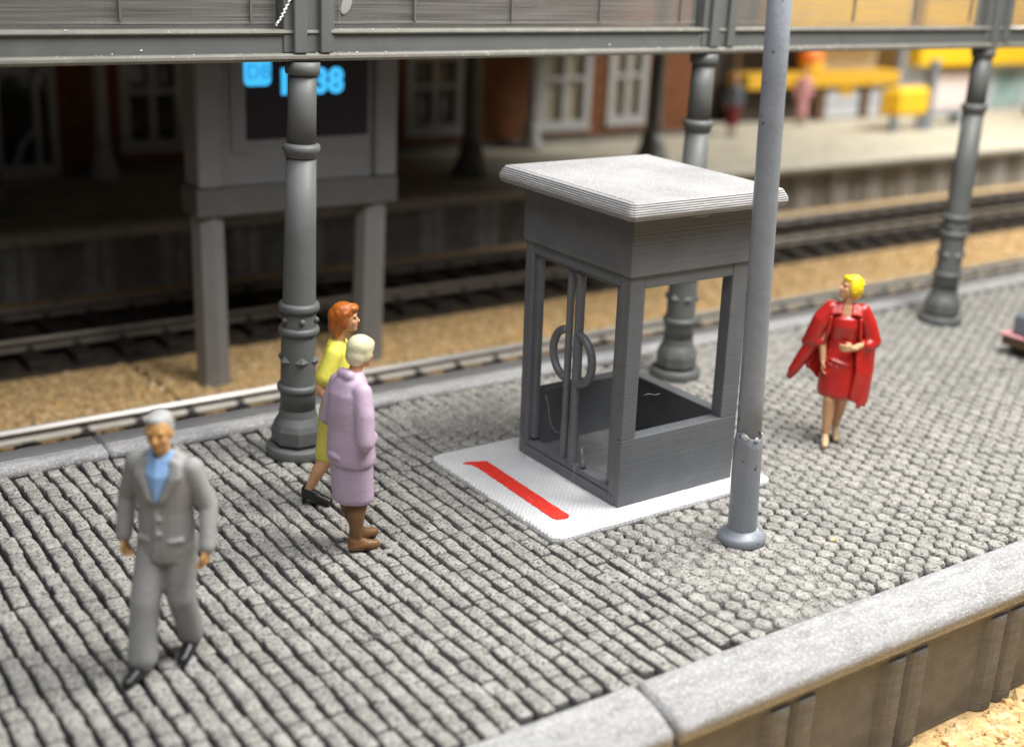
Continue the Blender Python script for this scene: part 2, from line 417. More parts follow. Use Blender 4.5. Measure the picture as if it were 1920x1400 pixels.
# printed retaining wall with paired ribs
bm = bmesh.new(); box(bm, PX0, PX1, -2.545, -2.505, -1.29, -0.205); obj('wall_panel', bm, M['wall'], platform)
bm = bmesh.new(); box(bm, PX0, PX1, -2.58, -2.547, -0.262, -0.212, 0.008); obj('wall_ledge', bm, M['wall'], platform)
def rib_mesh(z0, z1, mt):
    b = bmesh.new(); n = 26; prof = [(-0.13, 0.0), (-0.085, -0.052), (-0.03, -0.068), (0.04, -0.068), (0.085, -0.05), (0.11, 0.0)]
    rows = []
    for i in range(n+1):
        z = z0+(z1-z0)*i/n
        rows.append([b.verts.new((x+0.006*noise.noise(Vector((x*20, 0, z*22))), y*(1+0.12*noise.noise(Vector((3, x*8, z*26)))), z)) for x, y in prof])
    for a, c in zip(rows, rows[1:]):
        for j in range(len(prof)-1): b.faces.new((a[j], a[j+1], c[j+1], c[j]))
    b.faces.new(list(reversed(rows[0]))); b.faces.new(rows[-1])
    me = bpy.data.meshes.new('wall_rib'); b.to_mesh(me); b.free(); me.materials.append(mt); return me
rm = rib_mesh(CORKZ-0.04, -0.264, M['wall'])
for c in [-1.74+1.25*k for k in range(4)]:
    for dx in (-0.13, 0.13):
        o = bpy.data.objects.new('wall_rib', rm); link(o, platform); o.location = (c+dx, -2.546, 0)

# loose cork granules at the foot of the wall, and over the far beds
def granules(name, n, xr, yr, zbase, smin, smax, label, dens=None):
    r = random.Random(hash(name) % 1000 + n); V, F = [], []
    base = bmesh.new(); bmesh.ops.create_icosphere(base, subdivisions=1, radius=1.0)
    bv = [v.co.copy() for v in base.verts]; bf = [tuple(v.index for v in f.verts) for f in base.faces]; base.free()
    for i in range(n):
        x, y = r.uniform(*xr), r.uniform(*yr); s = r.uniform(smin, smax)
        rot = Euler((r.uniform(-.5, .5), r.uniform(-.5, .5), r.uniform(0, 6.28))).to_matrix()
        sc = Vector((s*r.uniform(0.9, 1.9), s*r.uniform(0.7, 1.1), s*r.uniform(0.45, 0.8)))
        b0 = len(V); sd = r.random()*50
        for v in bv:
            q = v*(1+0.45*noise.noise(v*1.7+Vector((sd, 0, 0))))
            p = rot @ Vector((q.x*sc.x, q.y*sc.y, q.z*sc.z))
            V.append((p.x+x, p.y+y, p.z+zbase+r.uniform(0, 0.0)+s*0.2))
        F += [tuple(k+b0 for k in f) for f in bf]
    return tag(obj(name, (V, F), M['granule']), label, 'cork granules', kind='stuff')
granules('cork_granules', 2600, (0.2, 5.0), (-4.6, -2.68), CORKZ-0.04, 0.035, 0.075, 'loose golden cork granules heaped at the foot of the ribbed platform wall')
granules('cork_crumbs', 6500, (-6, 20), (6.35, 8.7), CORKZ+0.0, 0.02, 0.05, 'fine golden cork crumbs covering the bed between the two tracks')

# ------------------------------------------------------------------ tracks
def rail(parent, x0, x1, y, ztop, mt):
    b = bmesh.new()
    prof = [(-0.085, -0.172), (0.085, -0.172), (0.085, -0.158), (0.014, -0.125), (0.014, -0.05), (0.044, -0.045), (0.044, -0.032), (0.018, 0), (-0.018, 0), (-0.044, -0.032), (-0.044, -0.045), (-0.014, -0.05), (-0.014, -0.125), (-0.085, -0.158)]
    prism(b, [(y+p, ztop+q) for p, q in prof], x0, x1)
    o = obj('rail', b, mt, parent)
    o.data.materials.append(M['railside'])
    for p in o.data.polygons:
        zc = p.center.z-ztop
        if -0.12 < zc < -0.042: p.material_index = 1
    return o
def track(label, y1, y2, x0, x1, visible_chairs, half=1.25, mt='railworn', mf='railworn'):
    t = empty('railway_track', (x0, (y1+y2)/2, CORKZ)); tag(t, label, 'railway track')
    off = Vector((x0, (y1+y2)/2, CORKZ))
    for y in (y1, y2):
        o = rail(t, 0, x1-x0, y-off.y, -0.75-CORKZ, M[mt])
    b = bmesh.new(); box(b, -0.13, 0.13, -half, half, 0.005, 0.155, 0.012); sl = bpy.data.meshes.new('sleeper'); b.to_mesh(sl); b.free(); sl.materials.append(M['ballast'])
    b = bmesh.new(); box(b, -0.075, 0.075, -0.13, 0.13, 0.157, 0.20, 0.012); ch = bpy.data.meshes.new('rail_chair'); b.to_mesh(ch); b.free(); ch.materials.append(M['ballast'])
    b = bmesh.new(); box(b, -0.275, 0.275, -0.05, 0.05, 0.0, 0.06, 0.02, seg=3); ft = bpy.data.meshes.new('rail_foot'); b.to_mesh(ft); b.free(); ft.materials.append(M[mf])
    n = int((x1-x0)/0.63)
    for i in range(n):
        x = visible_chairs-x0+0.63*i
        x = (x % (x1-x0-0.3))
        s = bpy.data.objects.new('sleeper', sl); link(s, t); s.location = (x, 0, 0)
        for y in (y1, y2):
            c = bpy.data.objects.new('rail_chair', ch); link(c, s); c.location = (0, y-off.y, 0)
            c = bpy.data.objects.new('rail_foot', ft); link(c, s); c.location = (0.315, y-off.y-0.062, 0.172)
    return t
bm = bmesh.new(); box(bm, -12, 45, 8.75, 11.9, -1.2, CORKZ+0.035, 0.03); tag(obj('track_bed', bm, M['bed']), kind='structure')
track('nearer railway track running just beyond the cobbled platform edge', 4.78, 6.22, -9, 17, -3.357, 0.79, 'rail', 'railfoot')
track('farther railway track in front of the far platform wall', 9.42, 10.86, -9, 31, -3.1)

# ------------------------------------------------------------------ far platform
FX0, FX1 = -12.0, 46.0
bm = bmesh.new(); box(bm, FX0, FX1, 12.60, 21, -1.29, -0.004)
farp = tag(obj('far_platform', bm, M['farpave']), kind='structure')
bm = bmesh.new(); box(bm, FX0, FX1, 12.44, 12.598, -1.29, -0.205); obj('wall_panel', bm, M['farwall'], farp)
bm = bmesh.new(); prism(bm, [(12.2, -0.19), (12.18, -0.08), (12.24, -0.005), (12.36, 0.02), (12.62, 0.022), (12.62, -0.19)], FX0, FX1); obj('kerb_edge', bm, M['kerb_far'], farp)
rm2 = rib_mesh(-1.28, -0.206, M['farrib'])
for k in range(28):
    for dx in (-0.13, 0.13):
        o = bpy.data.objects.new('wall_rib', rm2); link(o, farp); o.location = (-3.0+1.25*k+dx, 12.439, 0)

# ------------------------------------------------------------------ station building behind the far platform
st = empty('station_building', (5, 16.6, 0)); tag(st, 'orange brick station building with white framed windows behind the far platform', 'building')
def sp(name, mt, *boxes, bev=0.0, parent=None):
    b = bmesh.new()
    for q in boxes: box(b, q[0]-5, q[1]-5, q[2]-16.6, q[3]-16.6, q[4], q[5], bev)
    return obj(name, b, mt, parent or st)
wins = [(1.39, 2.55, 0.46, 2.25), (7.65, 8.98, 0.46, 2.1), (11.2, 12.6, 0.40, 2.3), (13.25, 14.35, 0.45, 2.3), (-5.2, -4.0, 0.46, 2.2)]
door = (-1.0, 0.16, 0.06, 2.1)
cuts = sorted([(a, b, c, d) for a, b, c, d in wins]+[door])
x = -9.0; segs = []
for a, b_, c, d in cuts:
    segs.append((x, a, 16.6, 16.9, 0.14, 5.0)); 
    if c > 0.15: segs.append((a, b_, 16.6, 16.9, 0.14, c))
    segs.append((a, b_, 16.6, 16.9, d, 5.0)); x = b_
segs.append((x, 16.6, 16.6, 16.9, 0.14, 5.0))
sp('wall', M['brick'], *segs)
sp('plinth', M['plinth'], (-9.0, door[0]-.05, 16.55, 16.9, -0.003, 0.138), (door[1]+.05, 16.62, 16.55, 16.9, -0.003, 0.138))
sp('wall', M['darkint'], (-9, 16.6, 18.2, 18.4, 0, 5.0))
for i, (a, b_, c, d) in enumerate(wins):
    f = 0.13; mid = (a+b_)/2; tr = c+(d-c)*0.55
    fr = sp('window', M['winframe'], (a-.06, a+f, 16.56, 16.72, c, d), (b_-f, b_+.06, 16.56, 16.72, c, d), (a-.08, b_+.08, 16.53, 16.72, c-0.12, c-.002),
            (a+f, b_-f, 16.565, 16.71, d-f, d), (a+f, b_-f, 16.565, 16.71, c+.002, c+f*.9), (mid-.06, mid+.06, 16.57, 16.70, c+f*.9, d-f), (a+f, mid-.06, 16.575, 16.70, tr, tr+.1), (mid+.06, b_-f, 16.575, 16.70, tr, tr+.1))
    sp('pane', M['curtain'] if i in (2, 3) else M['winglass'], (a+f, b_-f, 16.70, 16.715, c+f*.9, d-f), parent=fr)
dr = sp('door', M['winframe'], (door[0], door[0]+.14, 16.55, 16.7, .0, 2.1), (door[1]-.14, door[1], 16.55, 16.7, .0, 2.1), (door[1]-.42, door[1]-.32, 16.56, 16.7, .22, 2.0), (door[0]+.14, door[1]-.14, 16.56, 16.7, 1.86, 2.1), (door[0]+.14, door[1]-.14, 16.56, 16.7, 0.0, 0.24))
sp('pane', M['winglass'], (door[0]+.14, door[1]-.14, 16.69, 16.70, .24, 1.86), parent=dr)
b = bmesh.new(); tube(b, [(-5.66, -0.06, .22), (-5.5, -0.06, .65), (-5.25, -0.06, .90)], 0.05, 8); obj('handrail', b, M['winframe'], dr)
# unseen roof over the white columns, widened across the track to shade the background
sp('roof', M['darkint'], (-14, 15.0, 8.3, 17.6, 4.35, 4.55))

def slim_column(name, label, x, y, r, mt, grp):
    t = empty(name, (x, y, 0)); tag(t, label, 'column', grp)
    b = bmesh.new(); lathe(b, [(r*1.25, 0.62), (r*1.05, 0.8), (r, 1.2), (r*0.85, 4.0), (r*1.4, 4.34)], 20); obj('shaft', b, mt, t, True)
    b = bmesh.new(); lathe(b, [(r*2.3, 0.0), (r*2.3, 0.09), (r*2.0, 0.16), (r*1.6, 0.36), (r*1.25, 0.62)], 20); obj('base', b, mt, t, True)
slim_column('white_column', 'slim white column with conical base between station door and first window', 0.80, 16.05, 0.115, M['winframe'], 'columns of the far platform')
slim_column('white_column', 'slim white column with conical base right of the dark four-pane station window', 10.70, 16.2, 0.115, M['winframe'], 'columns of the far platform')
slim_column('grey_column', 'blurred dark grey column on far platform right of the display board', 7.50, 13.85, 0.17, M['plastic'], 'columns of the far platform')
slim_column('grey_column', 'blurred dark grey column on far platform above the booth roof', 12.40, 13.95, 0.17, M['plastic'], 'columns of the far platform')
slim_column('grey_column', 'blurred dark grey column cut by the left picture edge', -1.78, 13.85, 0.17, M['plastic'], 'columns of the far platform')

# ------------------------------------------------------------------ departure display on two legs between the tracks
ds = empty('display_board', (0.55, 7.5, CORKZ)); tag(ds, 'grey two-legged departure display with cyan digits on a dark screen', 'display board')
def dp(name, mt, x0, x1, y0, y1, z0, z1, bev=0.01, parent=None):
    b = bmesh.new(); box(b, x0-0.55, x1-0.55, y0-7.5, y1-7.5, z0-CORKZ, z1-CORKZ, bev); return obj(name, b, mt, parent or ds)
for c, dxx in ((-0.64, 0.02), (1.70, -0.05)):
    b = bmesh.new(); lathe(b, [(0.235, 0.0), (0.225, 0.2), (0.22, 1.2), (0.215, 2.26)], 8, (c-0.55, 0, 0)); 
    for v in b.verts: v.co.x += dxx*(1-v.co.z/2.26)
    obj('leg', b, M['display'], ds)
dp('band', M['displaydark'], -0.87, 1.97, 7.24, 7.76, 1.19, 1.53)
fr = dp('frame', M['display'], -0.83, -0.50, 7.26, 7.74, 1.532, 3.9, 0.03)
dp('frame', M['display'], 1.64, 1.97, 7.26, 7.74, 1.532, 3.9, 0.03)
pn = dp('panel', M['display'], -0.498, 1.638, 7.36, 7.68, 1.532, 3.9)
dp('screen_surround', M['display'], -0.36, -0.16, 7.335, 7.358, 1.95, 3.85, 0.004, pn)
sc_ = dp('screen', M['screen'], -0.158, 1.56, 7.345, 7.358, 2.10, 3.75, 0.002)
def text_part(name, body, size, loc, mt, parent, bold=0.0):
    cu = bpy.data.curves.new(name, 'FONT'); cu.body = body; cu.size = size; cu.offset = bold; cu.extrude = 0.004; cu.resolution_u = 3
    t = bpy.data.objects.new(name+'_tmp', cu); COL.objects.link(t)
    me = bpy.data.meshes.new_from_object(t.evaluated_get(bpy.context.evaluated_depsgraph_get()))
    bpy.data.objects.remove(t); me.materials.clear(); me.materials.append(mt)
    o = bpy.data.objects.new(name, me); link(o, parent); o.location = loc; o.rotation_euler = (R(90), 0, 0); return o
b = bmesh.new(); box(b, -0.175-0.55, 0.185-0.55, -0.17, -0.158, 2.765-CORKZ, 3.12-CORKZ)
es = [e for e in b.edges if abs(e.verts[0].co.y-e.verts[1].co.y) > 0.005]
bmesh.ops.bevel(b, geom=es, offset=0.075, segments=6, affect='EDGES', profile=0.5); lg = obj('logo', b, M['cyan'], sc_)
text_part('logo_letters', 'DB', 0.25, (-0.145-0.55, -0.1735, 2.855-CORKZ), M['cyandim'], sc_)
text_part('time_digits', '16:38', 0.42, (0.26-0.55, -0.163, 2.665-CORKZ), M['cyan'], sc_, 0.020)

# ------------------------------------------------------------------ blurred shops at the right of the far platform
shop = empty('snack_stall', (21.5, 17.4, 0)); tag(shop, 'blurred stall with amber counter and pale grey panels on the far platform', 'stall')
def pp(root, o, name, mt, x0, x1, y0, y1, z0, z1, bev=0.02, parent=None):
    b = bmesh.new(); box(b, x0-o[0], x1-o[0], y0-o[1], y1-o[1], z0, z1, bev); return obj(name, b, mt, parent or root)
so = (21.5, 17.4)
pp(shop, so, 'counter', M['amber'], 18.5, 24.75, 17.2, 18.0, 0.96, 1.34)
for a, c in ((21.9, 23.3), (23.5, 24.7)):
    pnl = pp(shop, so, 'panel', M['palegrey'], a, c, 17.4, 17.5, 0.04, 0.92)
    pp(shop, so, 'slat', M['bluegrey'], a+.05, c-.05, 17.385, 17.398, 0.42, 0.47, 0.0, pnl)
pp(shop, so, 'panel', M['darkint'], 18.6, 21.4, 17.75, 17.85, 0.0, 0.95)
for a in (21.45, 23.34): pp(shop, so, 'post', M['brown'], a, a+.3, 17.3, 17.55, 0.0, 0.955)
pp(shop, so, 'back_wall', M['cream'], 22.4, 24.8, 18.2, 18.3, 0.5, 3.6)
pp(shop, so, 'back_wall', M['darkint'], 16.7, 22.3, 18.25, 18.35, 0.0, 3.6)
pp(shop, so, 'post', M['bluegrey'], 24.8, 25.05, 17.3, 17.55, 0.0, 3.4)
pp(shop, so, 'awning', M['amber'], 19.5, 24.7, 17.1, 18.1, 2.5, 3.4)
b = bmesh.new(); lathe(b, [(0.30, 0.0), (0.36, 0.12), (0.34, 0.25)], 16, (-0.15, 0.25, 1.345)); obj('lantern', b, M['yellow'], shop, True)
b = bmesh.new(); lathe(b, [(0.34, 0.252), (0.38, 0.36), (0.34, 0.55), (0.18, 0.66)], 16, (-0.20, 0.25, 1.345)); obj('lantern_top', b, M['orange'], shop, True)
for a in (18.7, 20.2): pp(shop, so, 'post', M['brown'], a, a+.14, 17.9, 18.05, 1.345, 3.4)
bx_ = pp(shop, so, 'menu_board', M['yellow'], 22.35, 22.95, 17.36, 17.39, 0.70, 0.955, 0.0)
pav = empty('shop_pavilion', (28.5, 17.5, 0)); tag(pav, 'blurred pavilion under a bright yellow fascia with a pale pink poster', 'shop')
po = (28.5, 17.5)
pp(pav, po, 'fascia', M['yellow'], 25.3, 34.5, 17.0, 17.9, 1.47, 2.1)
pp(pav, po, 'upper_wall', M['amber'], 25.6, 34.0, 17.3, 17.8, 2.11, 4.2)
pp(pav, po, 'wall', M['palegrey'], 25.1, 26.5, 17.5, 17.7, 0.0, 1.46)
pp(pav, po, 'post', M['bluegrey'], 26.3, 26.6, 17.3, 17.5, 0.0, 1.46)
pp(pav, po, 'poster', M['pinkposter'], 26.75, 28.7, 17.42, 17.46, 0.10, 1.22)
pp(pav, po, 'wall', M['palegrey'], 28.7, 34.5, 17.6, 17.8, 0.0, 1.46)
fr2 = pp(pav, po, 'window', M['palegrey'], 29.5, 31.6, 17.5, 17.6, 0.0, 1.4)
pp(pav, po, 'pane', M['teal'], 29.75, 31.3, 17.48, 17.498, 0.08, 1.25, 0.0, fr2)
bm = bmesh.new(); box(bm, 16.8, 46, 19.6, 19.9, -0.004, 6)
tag(obj('back_wall', bm, M['cream']), 'cream wall behind the yellow shops at the right edge', 'wall')
mb = empty('ticket_machine', (22.6, 15.0, 0)); tag(mb, 'blurred yellow box on a blue-grey stand near the far platform edge', 'ticket machine')
mo = (22.6, 15.0)
pp(mb, mo, 'housing', M['yellow'], 21.95, 23.35, 14.95, 15.45, 0.40, 1.18, 0.12)
pp(mb, mo, 'side_panel', M['amber'], 21.70, 21.93, 15.2, 15.4, 0.42, 1.12, 0.05)
pp(mb, mo, 'stand', M['bluegrey'], 21.95, 22.15, 15.0, 15.2, -0.003, 0.398)
pp(mb, mo, 'stand', M['bluegrey'], 23.1, 23.3, 15.0, 15.2, -0.003, 0.398)
pp(mb, mo, 'frame', M['bluegrey'], 23.36, 23.55, 14.98, 15.2, 0.0, 1.9)
bn = empty('bench', (24.6, 15.6, 0)); tag(bn, 'low dark bench beside the yellow box on the far platform', 'bench')
pp(bn, (24.6, 15.6), 'seat', M['bluegrey'], 23.9, 25.6, 15.4, 15.9, 0.30, 0.40)
for a in (24.0, 25.4): pp(bn, (24.6, 15.6), 'leg', M['bluegrey'], a, a+.12, 15.45, 15.85, -0.003, 0.298)
bt = bmesh.new(); lathe(bt, [(0.14, 0.0), (0.22, 0.1), (0.24, 0.3), (0.12, 0.42)], 14)
tag(obj('plant_pot', bt, M['brown'], None, True, (29.6, 15.9, 0)), 'small dark round tub in front of the pavilion glass', 'tub')

# ------------------------------------------------------------------ platform canopy: columns, beam, glazing
cp = empty('platform_canopy', (-1.80, 2.56, 0)); tag(cp, 'grey plastic canopy of three ringed columns carrying a glazed beam', 'canopy')
CO = Vector((-1.80, 2.56, 0))
def make_column():
    c = empty('column'); c.parent = cp
    def part(name, prof, n=40, rf=None, sm=True):
        b = bmesh.new(); lathe(b, prof, n, rfun=rf); o = obj(name, b, M['plastic'], c, sm); return o
    def flat(o):
        o.data.polygons.foreach_set('use_smooth', [False]*len(o.data.polygons))
    part('base_disc', [(0.265, -0.03), (0.285, 0.0), (0.288, 0.075), (0.275, 0.095), (0.12, 0.098)], 48)
    def hexr(r, z, a):
        if z < 0.32:
            k = math.pi/4; aa = (a+k/2) % k - k/2
            fl = math.cos(math.pi/8)/math.cos(aa)*1.03
            t = max(0, min(1, (0.34-z)/0.12)); return r*(1*(1-t)+fl*t)
        return r
    o = part('octagon_foot', [(0.195, 0.10), (0.232, 0.14), (0.236, 0.26), (0.215, 0.315), (0.178, 0.38), (0.168, 0.45)], 64, hexr); flat(o)
    part('shaft', [(0.166, 0.44), (0.162, 0.66), (0.158, 1.2), (0.150, 1.5), (0.142, 2.0), (0.132, 2.80)], 40)
    def ring(z, r, h):
        part('ring', [(r-0.03, z-h), (r-0.008, z-h*0.8), (r, z-h*0.3), (r, z+h*0.3), (r-0.008, z+h*0.8), (r-0.03, z+h)], 40)
    ring(0.66, 0.192, 0.036); ring(1.21, 0.188, 0.036); ring(1.43, 0.186, 0.042)
    part('ring', [(0.125, 2.78), (0.145, 2.79), (0.145, 2.825), (0.162, 2.84), (0.166, 2.865), (0.160, 2.895), (0.12, 2.91)], 40)
    part('shaft', [(0.128, 2.90), (0.124, 3.2), (0.122, 3.50)], 40)
    part('capital', [(0.12, 3.485), (0.148, 3.50), (0.152, 3.60)], 32)
    for k in range(6):
        a = 2*math.pi*k/6+R(15)
        b = bmesh.new(); ellipsoid(b, (0, 0, 0), (0.028, 0.028, 0.028), seg=12, rings=8)
        s = obj('stud', b, M['plastic'], c, True); s.location = (0.163*math.cos(a), 0.163*math.sin(a), 1.32)
    for k in range(6):
        a = 2*math.pi*k/6+R(15)
        b = bmesh.new()
        P = [b.verts.new(p) for p in ((0, -0.065, 0), (0, 0, 0.06), (0, 0.065, 0), (0, 0, -0.06), (0.044, 0, 0), (-0.03, 0, 0))]
        for i in range(4): b.faces.new((P[i], P[4], P[(i+1) % 4])); b.faces.new((P[i], P[(i+1) % 4], P[5]))
        bmesh.ops.recalc_face_normals(b, faces=b.faces)
        s = obj('diamond_boss', b, M['plastic'], c); s.location = (0.156*math.cos(a), 0.156*math.sin(a), 0.93); s.rotation_euler = (0, 0, a)
    return c
c1 = make_column()
ax = Vector((0, 0, 1)).cross(Vector((rt.x, rt.y, 0)).normalized())
c1.rotation_mode = 'QUATERNION'; c1.rotation_quaternion = Matrix.Rotation(0.022, 3, ax).to_quaternion()
for x in (2.96, 7.76):
    c = copy_tree(c1, cp); c.location = (x+1.80, 0, 0); c.rotation_quaternion = (1, 0, 0, 0)
def cpart(name, mt, x0, x1, y0, y1, z0, z1, bev=0.006, parent=None, seg=2):
    b = bmesh.new(); box(b, x0-CO.x, x1-CO.x, y0-CO.y, y1-CO.y, z0, z1, bev, seg=seg); return obj(name, b, mt, parent or cp)
BX0, BX1 = -7.0, 15.0
cpart('beam', M['plastic'], BX0, BX1, 2.47, 2.70, 3.66, 3.835, 0.004)
b = bmesh.new(); prism(b, [(2.42-CO.y, 3.617), (2.405-CO.y, 3.632), (2.405-CO.y, 3.655), (2.425-CO.y, 3.672), (2.72-CO.y, 3.672), (2.72-CO.y, 3.605), (2.45-CO.y, 3.605)], BX0-CO.x, BX1-CO.x); obj('beam_lip', b, M['lip'], cp)
b = bmesh.new(); prism(b, [(2.445-CO.y, 3.828), (2.435-CO.y, 3.840), (2.44-CO.y, 3.856), (2.46-CO.y, 3.866), (2.60-CO.y, 3.866), (2.60-CO.y, 3.82)], BX0-CO.x, BX1-CO.x); obj('beam_ledge', b, M['lip'], cp)
cpart('roof', M['plastic'], BX0, BX1, 3.65, 8.2, 5.12, 5.24, 0.01)  # unseen roof slab, added to shade the tracks and the left background
posts = [-6.57, -1.69, 3.05, 7.85, 12.6]
for p in posts:
    cpart('upright', M['plastic'], p-0.245, p+0.225, 2.452, 2.66, 3.674, 5.1, 0.01)
    for a, c in ((p-0.17, p-0.05), (p+0.075, p+0.175)): cpart('upright_rib', M['plastic'], a, c, 2.40, 2.451, 3.674, 5.1, 0.012)
for p, q in zip(posts, posts[1:]):
    a, c = p+0.245, q-0.265
    g = cpart('glass_pane', M['glazing'], a, c, 2.56, 2.585, 3.868, 5.0, 0.0)
    cpart('pane_frame', M['glazing'], a+0.01, c-0.01, 2.545, 2.559, 3.905, 3.922, 0.002, g)
    n = 4
    for k in range(1, n+1):
        x = a+(c-a)*k/n-0.24
        cpart('glazing_bar', M['plastic'], x, x+0.022, 2.538, 2.559, 3.924, 5.0, 0.003, g)
    cpart('pane_frame', M['glazing'], a+0.07, a+0.085, 2.545, 2.559, 3.924, 5.0, 0.002, g)
b = bmesh.new(); ellipsoid(b, (0, 0, 0), (0.048, 0.004, 0.085), Matrix.Rotation(R(25), 3, 'Y'), 20, 10)
obj('sticker', b, mat('smudge', (0.32, 0.31, 0.30), 0.6), cp, True, (-1.30+1.80, 2.552-2.56, 4.06))
# glue thread hanging on the upright, specks of dust on the beam
b = bmesh.new(); pts = []
for i in range(26):
    t = i/25; pts.append((-2.02+0.17*t+0.010*math.sin(i*2.3), 2.435, 3.90+0.27*t**1.2+0.006*math.cos(i*1.9)))
tube(b, [Vector(p)-CO for p in pts], [0.006+0.005*abs(math.sin(i*1.7)) for i in range(26)], 8); obj('glue_thread', b, M['bright'], cp, True)
V, F = [], []
r_ = random.Random(3)
for i in range(80):
    x = r_.uniform(-4.6, 5.5); s = r_.choice((0.003, 0.004, 0.005, 0.007))
    y, z = ((2.404, r_.uniform(3.63, 3.66)), (2.44, 3.675), (2.468, r_.uniform(3.68, 3.82)), (2.44, 3.866))[r_.choice((0, 1, 1, 1, 2, 3))]
    b0 = len(V); V += [(x-CO.x+dx*s*r_.uniform(.7, 2), y-CO.y+dy*s, z+dz*s) for dx, dy, dz in ((1, 0, 0), (-1, 0, 0), (0, 1, 0), (0, -1, 0), (0, 0, 1), (0, 0, -1))]
    F += [tuple(b0+k for k in f) for f in ((0, 2, 4), (2, 1, 4), (1, 3, 4), (3, 0, 4), (2, 0, 5), (1, 2, 5), (3, 1, 5), (0, 3, 5))]
tag(obj('dust', (V, F), M['bright'], cp), kind='stuff')

# ------------------------------------------------------------------ booth on its white mat
KW, KD, KH = 1.361, 1.483, 2.60
wm = empty('floor_mat', (0, 0, 0)); tag(wm, 'white printed mat with a red stripe under the grey booth', 'mat')
def mat_slab():
    x0, x1, y0, y1 = -0.83, 1.70, -0.225, KD+0.29
    n = 60; ringp = []
    def side(a, b, k):
        for i in range(k):
            t = i/k; yield (a[0]+(b[0]-a[0])*t, a[1]+(b[1]-a[1])*t)
    pts = list(side((x0, y0), (x1, y0), 90))+list(side((x1, y0), (x1, y1), 70))+list(side((x1, y1), (x0, y1), 90))+list(side((x0, y1), (x0, y0), 70))
    c = Vector(((x0+x1)/2, (y0+y1)/2)); out = []
    for i, p in enumerate(pts):
        d = (Vector(p)-c); d.normalize()
        w_ = 0.010*noise.noise(Vector((p[0]*19, p[1]*19, 4)))+0.008*noise.noise(Vector((p[0]*6, p[1]*6, 0)))
        edge = 0.0
        for cx, cy in ((x0, y0), (x1, y0), (x1, y1), (x0, y1)):
            dd = math.hypot(p[0]-cx, p[1]-cy)
            if dd < 0.07: edge = max(edge, 0.045*(1-dd/0.07))
        q = Vector(p)+d*(w_-edge); out.append(q)
    b = bmesh.new(); rings = []
    for ins, z in ((0.012, -0.02), (0.0, 0.012), (0.004, 0.038), (0.022, 0.05)):
        rings.append([b.verts.new((q.x-(q.x-c.x)/abs((Vector(q)-c).length)*ins, q.y-(q.y-c.y)/abs((Vector(q)-c).length)*ins, z+0.003*noise.noise(Vector((q.x*9, q.y*9, z*50))))) for q in out])
    for a, d in zip(rings, rings[1:]):
        for i in range(len(a)): b.faces.new((a[i], a[(i+1) % len(a)], d[(i+1) % len(a)], d[i]))
    b.faces.new(rings[-1]); b.faces.new(list(reversed(rings[0])))
    return b
slab = obj('slab', mat_slab(), M['white'], wm)
b = bmesh.new()
P = [(-0.655, 1.455), (-0.60, 1.47), (-0.42, 1.40), (-0.425, 1.25), (-0.445, 0.6), (-0.455, 0.09), (-0.50, 0.045), (-0.60, 0.07), (-0.615, 0.11), (-0.60, 0.7), (-0.585, 1.2), (-0.585, 1.34), (-0.60, 1.40)]
P2 = []
for i in range(len(P)):
    a, c = P[i], P[(i+1) % len(P)]; k = max(1, int(math.hypot(a[0]-c[0], a[1]-c[1])/0.03))
    for q in range(k):
        x, y = a[0]+(c[0]-a[0])*q/k, a[1]+(c[1]-a[1])*q/k
        P2.append((x+0.009*noise.noise(Vector((x*30, y*30, 1))), y+0.009*noise.noise(Vector((x*30, y*30, 7)))))
P = P2
top = [b.verts.new((x, y, 0.0565)) for x, y in P]; bot = [b.verts.new((x, y, 0.045)) for x, y in P]
b.faces.new(top); b.faces.new(list(reversed(bot)))
for i in range(len(P)): b.faces.new((bot[i], bot[(i+1) % len(P)], top[(i+1) % len(P)], top[i]))
bmesh.ops.recalc_face_normals(b, faces=b.faces); obj('red_stripe', b, M['red'], wm)
# raised zigzag strings on the mat
V, F = [], []

kb = empty('booth', (0, 0, 0.05)); tag(kb, 'dark grey printed booth with open windows, ring door handles and a light flat roof', 'booth')
def kshear(o):
    for v in o.data.vertices: v.co.y += 0.019*v.co.z; v.co.x -= 0.004*v.co.z
    return o
def kp(name, mt, boxes, bev=0.008, parent=None, seg=2):
    b = bmesh.new()
    for q in boxes: box(b, *q, bev, seg=seg)
    return kshear(obj(name, b, mt, parent or kb))
T = 0.13; zs = 0.62; zo = 1.94; zb = 2.05
kp('floor', M['floorprint'], [(0.02, KW-.02, 0.02, KD-.02, 0.0, 0.075)], 0.0)
kp('side_wall', M['print'], [(0, KW, 0, T, 0.004, zs)])                                    # window side
kp('side_wall', M['print'], [(T+.002, KW-T-.002, KD-T, KD, 0.004, zs)])
kp('back_wall', M['print'], [(KW-T, KW, T+.002, KD, 0.006, zs+.003)])
for (x0, x1, y0, y1) in ((0, 0.155, 0.001, T), (KW-0.20, KW-.001, 0.001, T), (KW-T, KW-.001, KD-T, KD-.001), (0.0, T, KD-0.13, KD-.001)):
    kp('corner_post', M['print'], [(x0, x1, y0, y1, zs if x1 > .2 or y0 < .2 else 0.004, zb+0.01)])
kp('lintel', M['print'], [(0.157, KW-.202, 0.004, T-.004, zo, zb+.01), (0.004, T-.004, T+.002, KD-.132, zo+.04, zb+.01)], 0.006)
kp('lintel', M['print'], [(T+.002, KW-T-.002, KD-T+.004, KD-.004, zo, zb+.01), (KW-T+.004, KW-.006, T+.002, KD-T-.002, zo, zb+.01)], 0.006)
kp('fascia', M['print'], [(-0.022, KW+.022, -0.022, KD+.022, zb, KH-0.05)], 0.014)
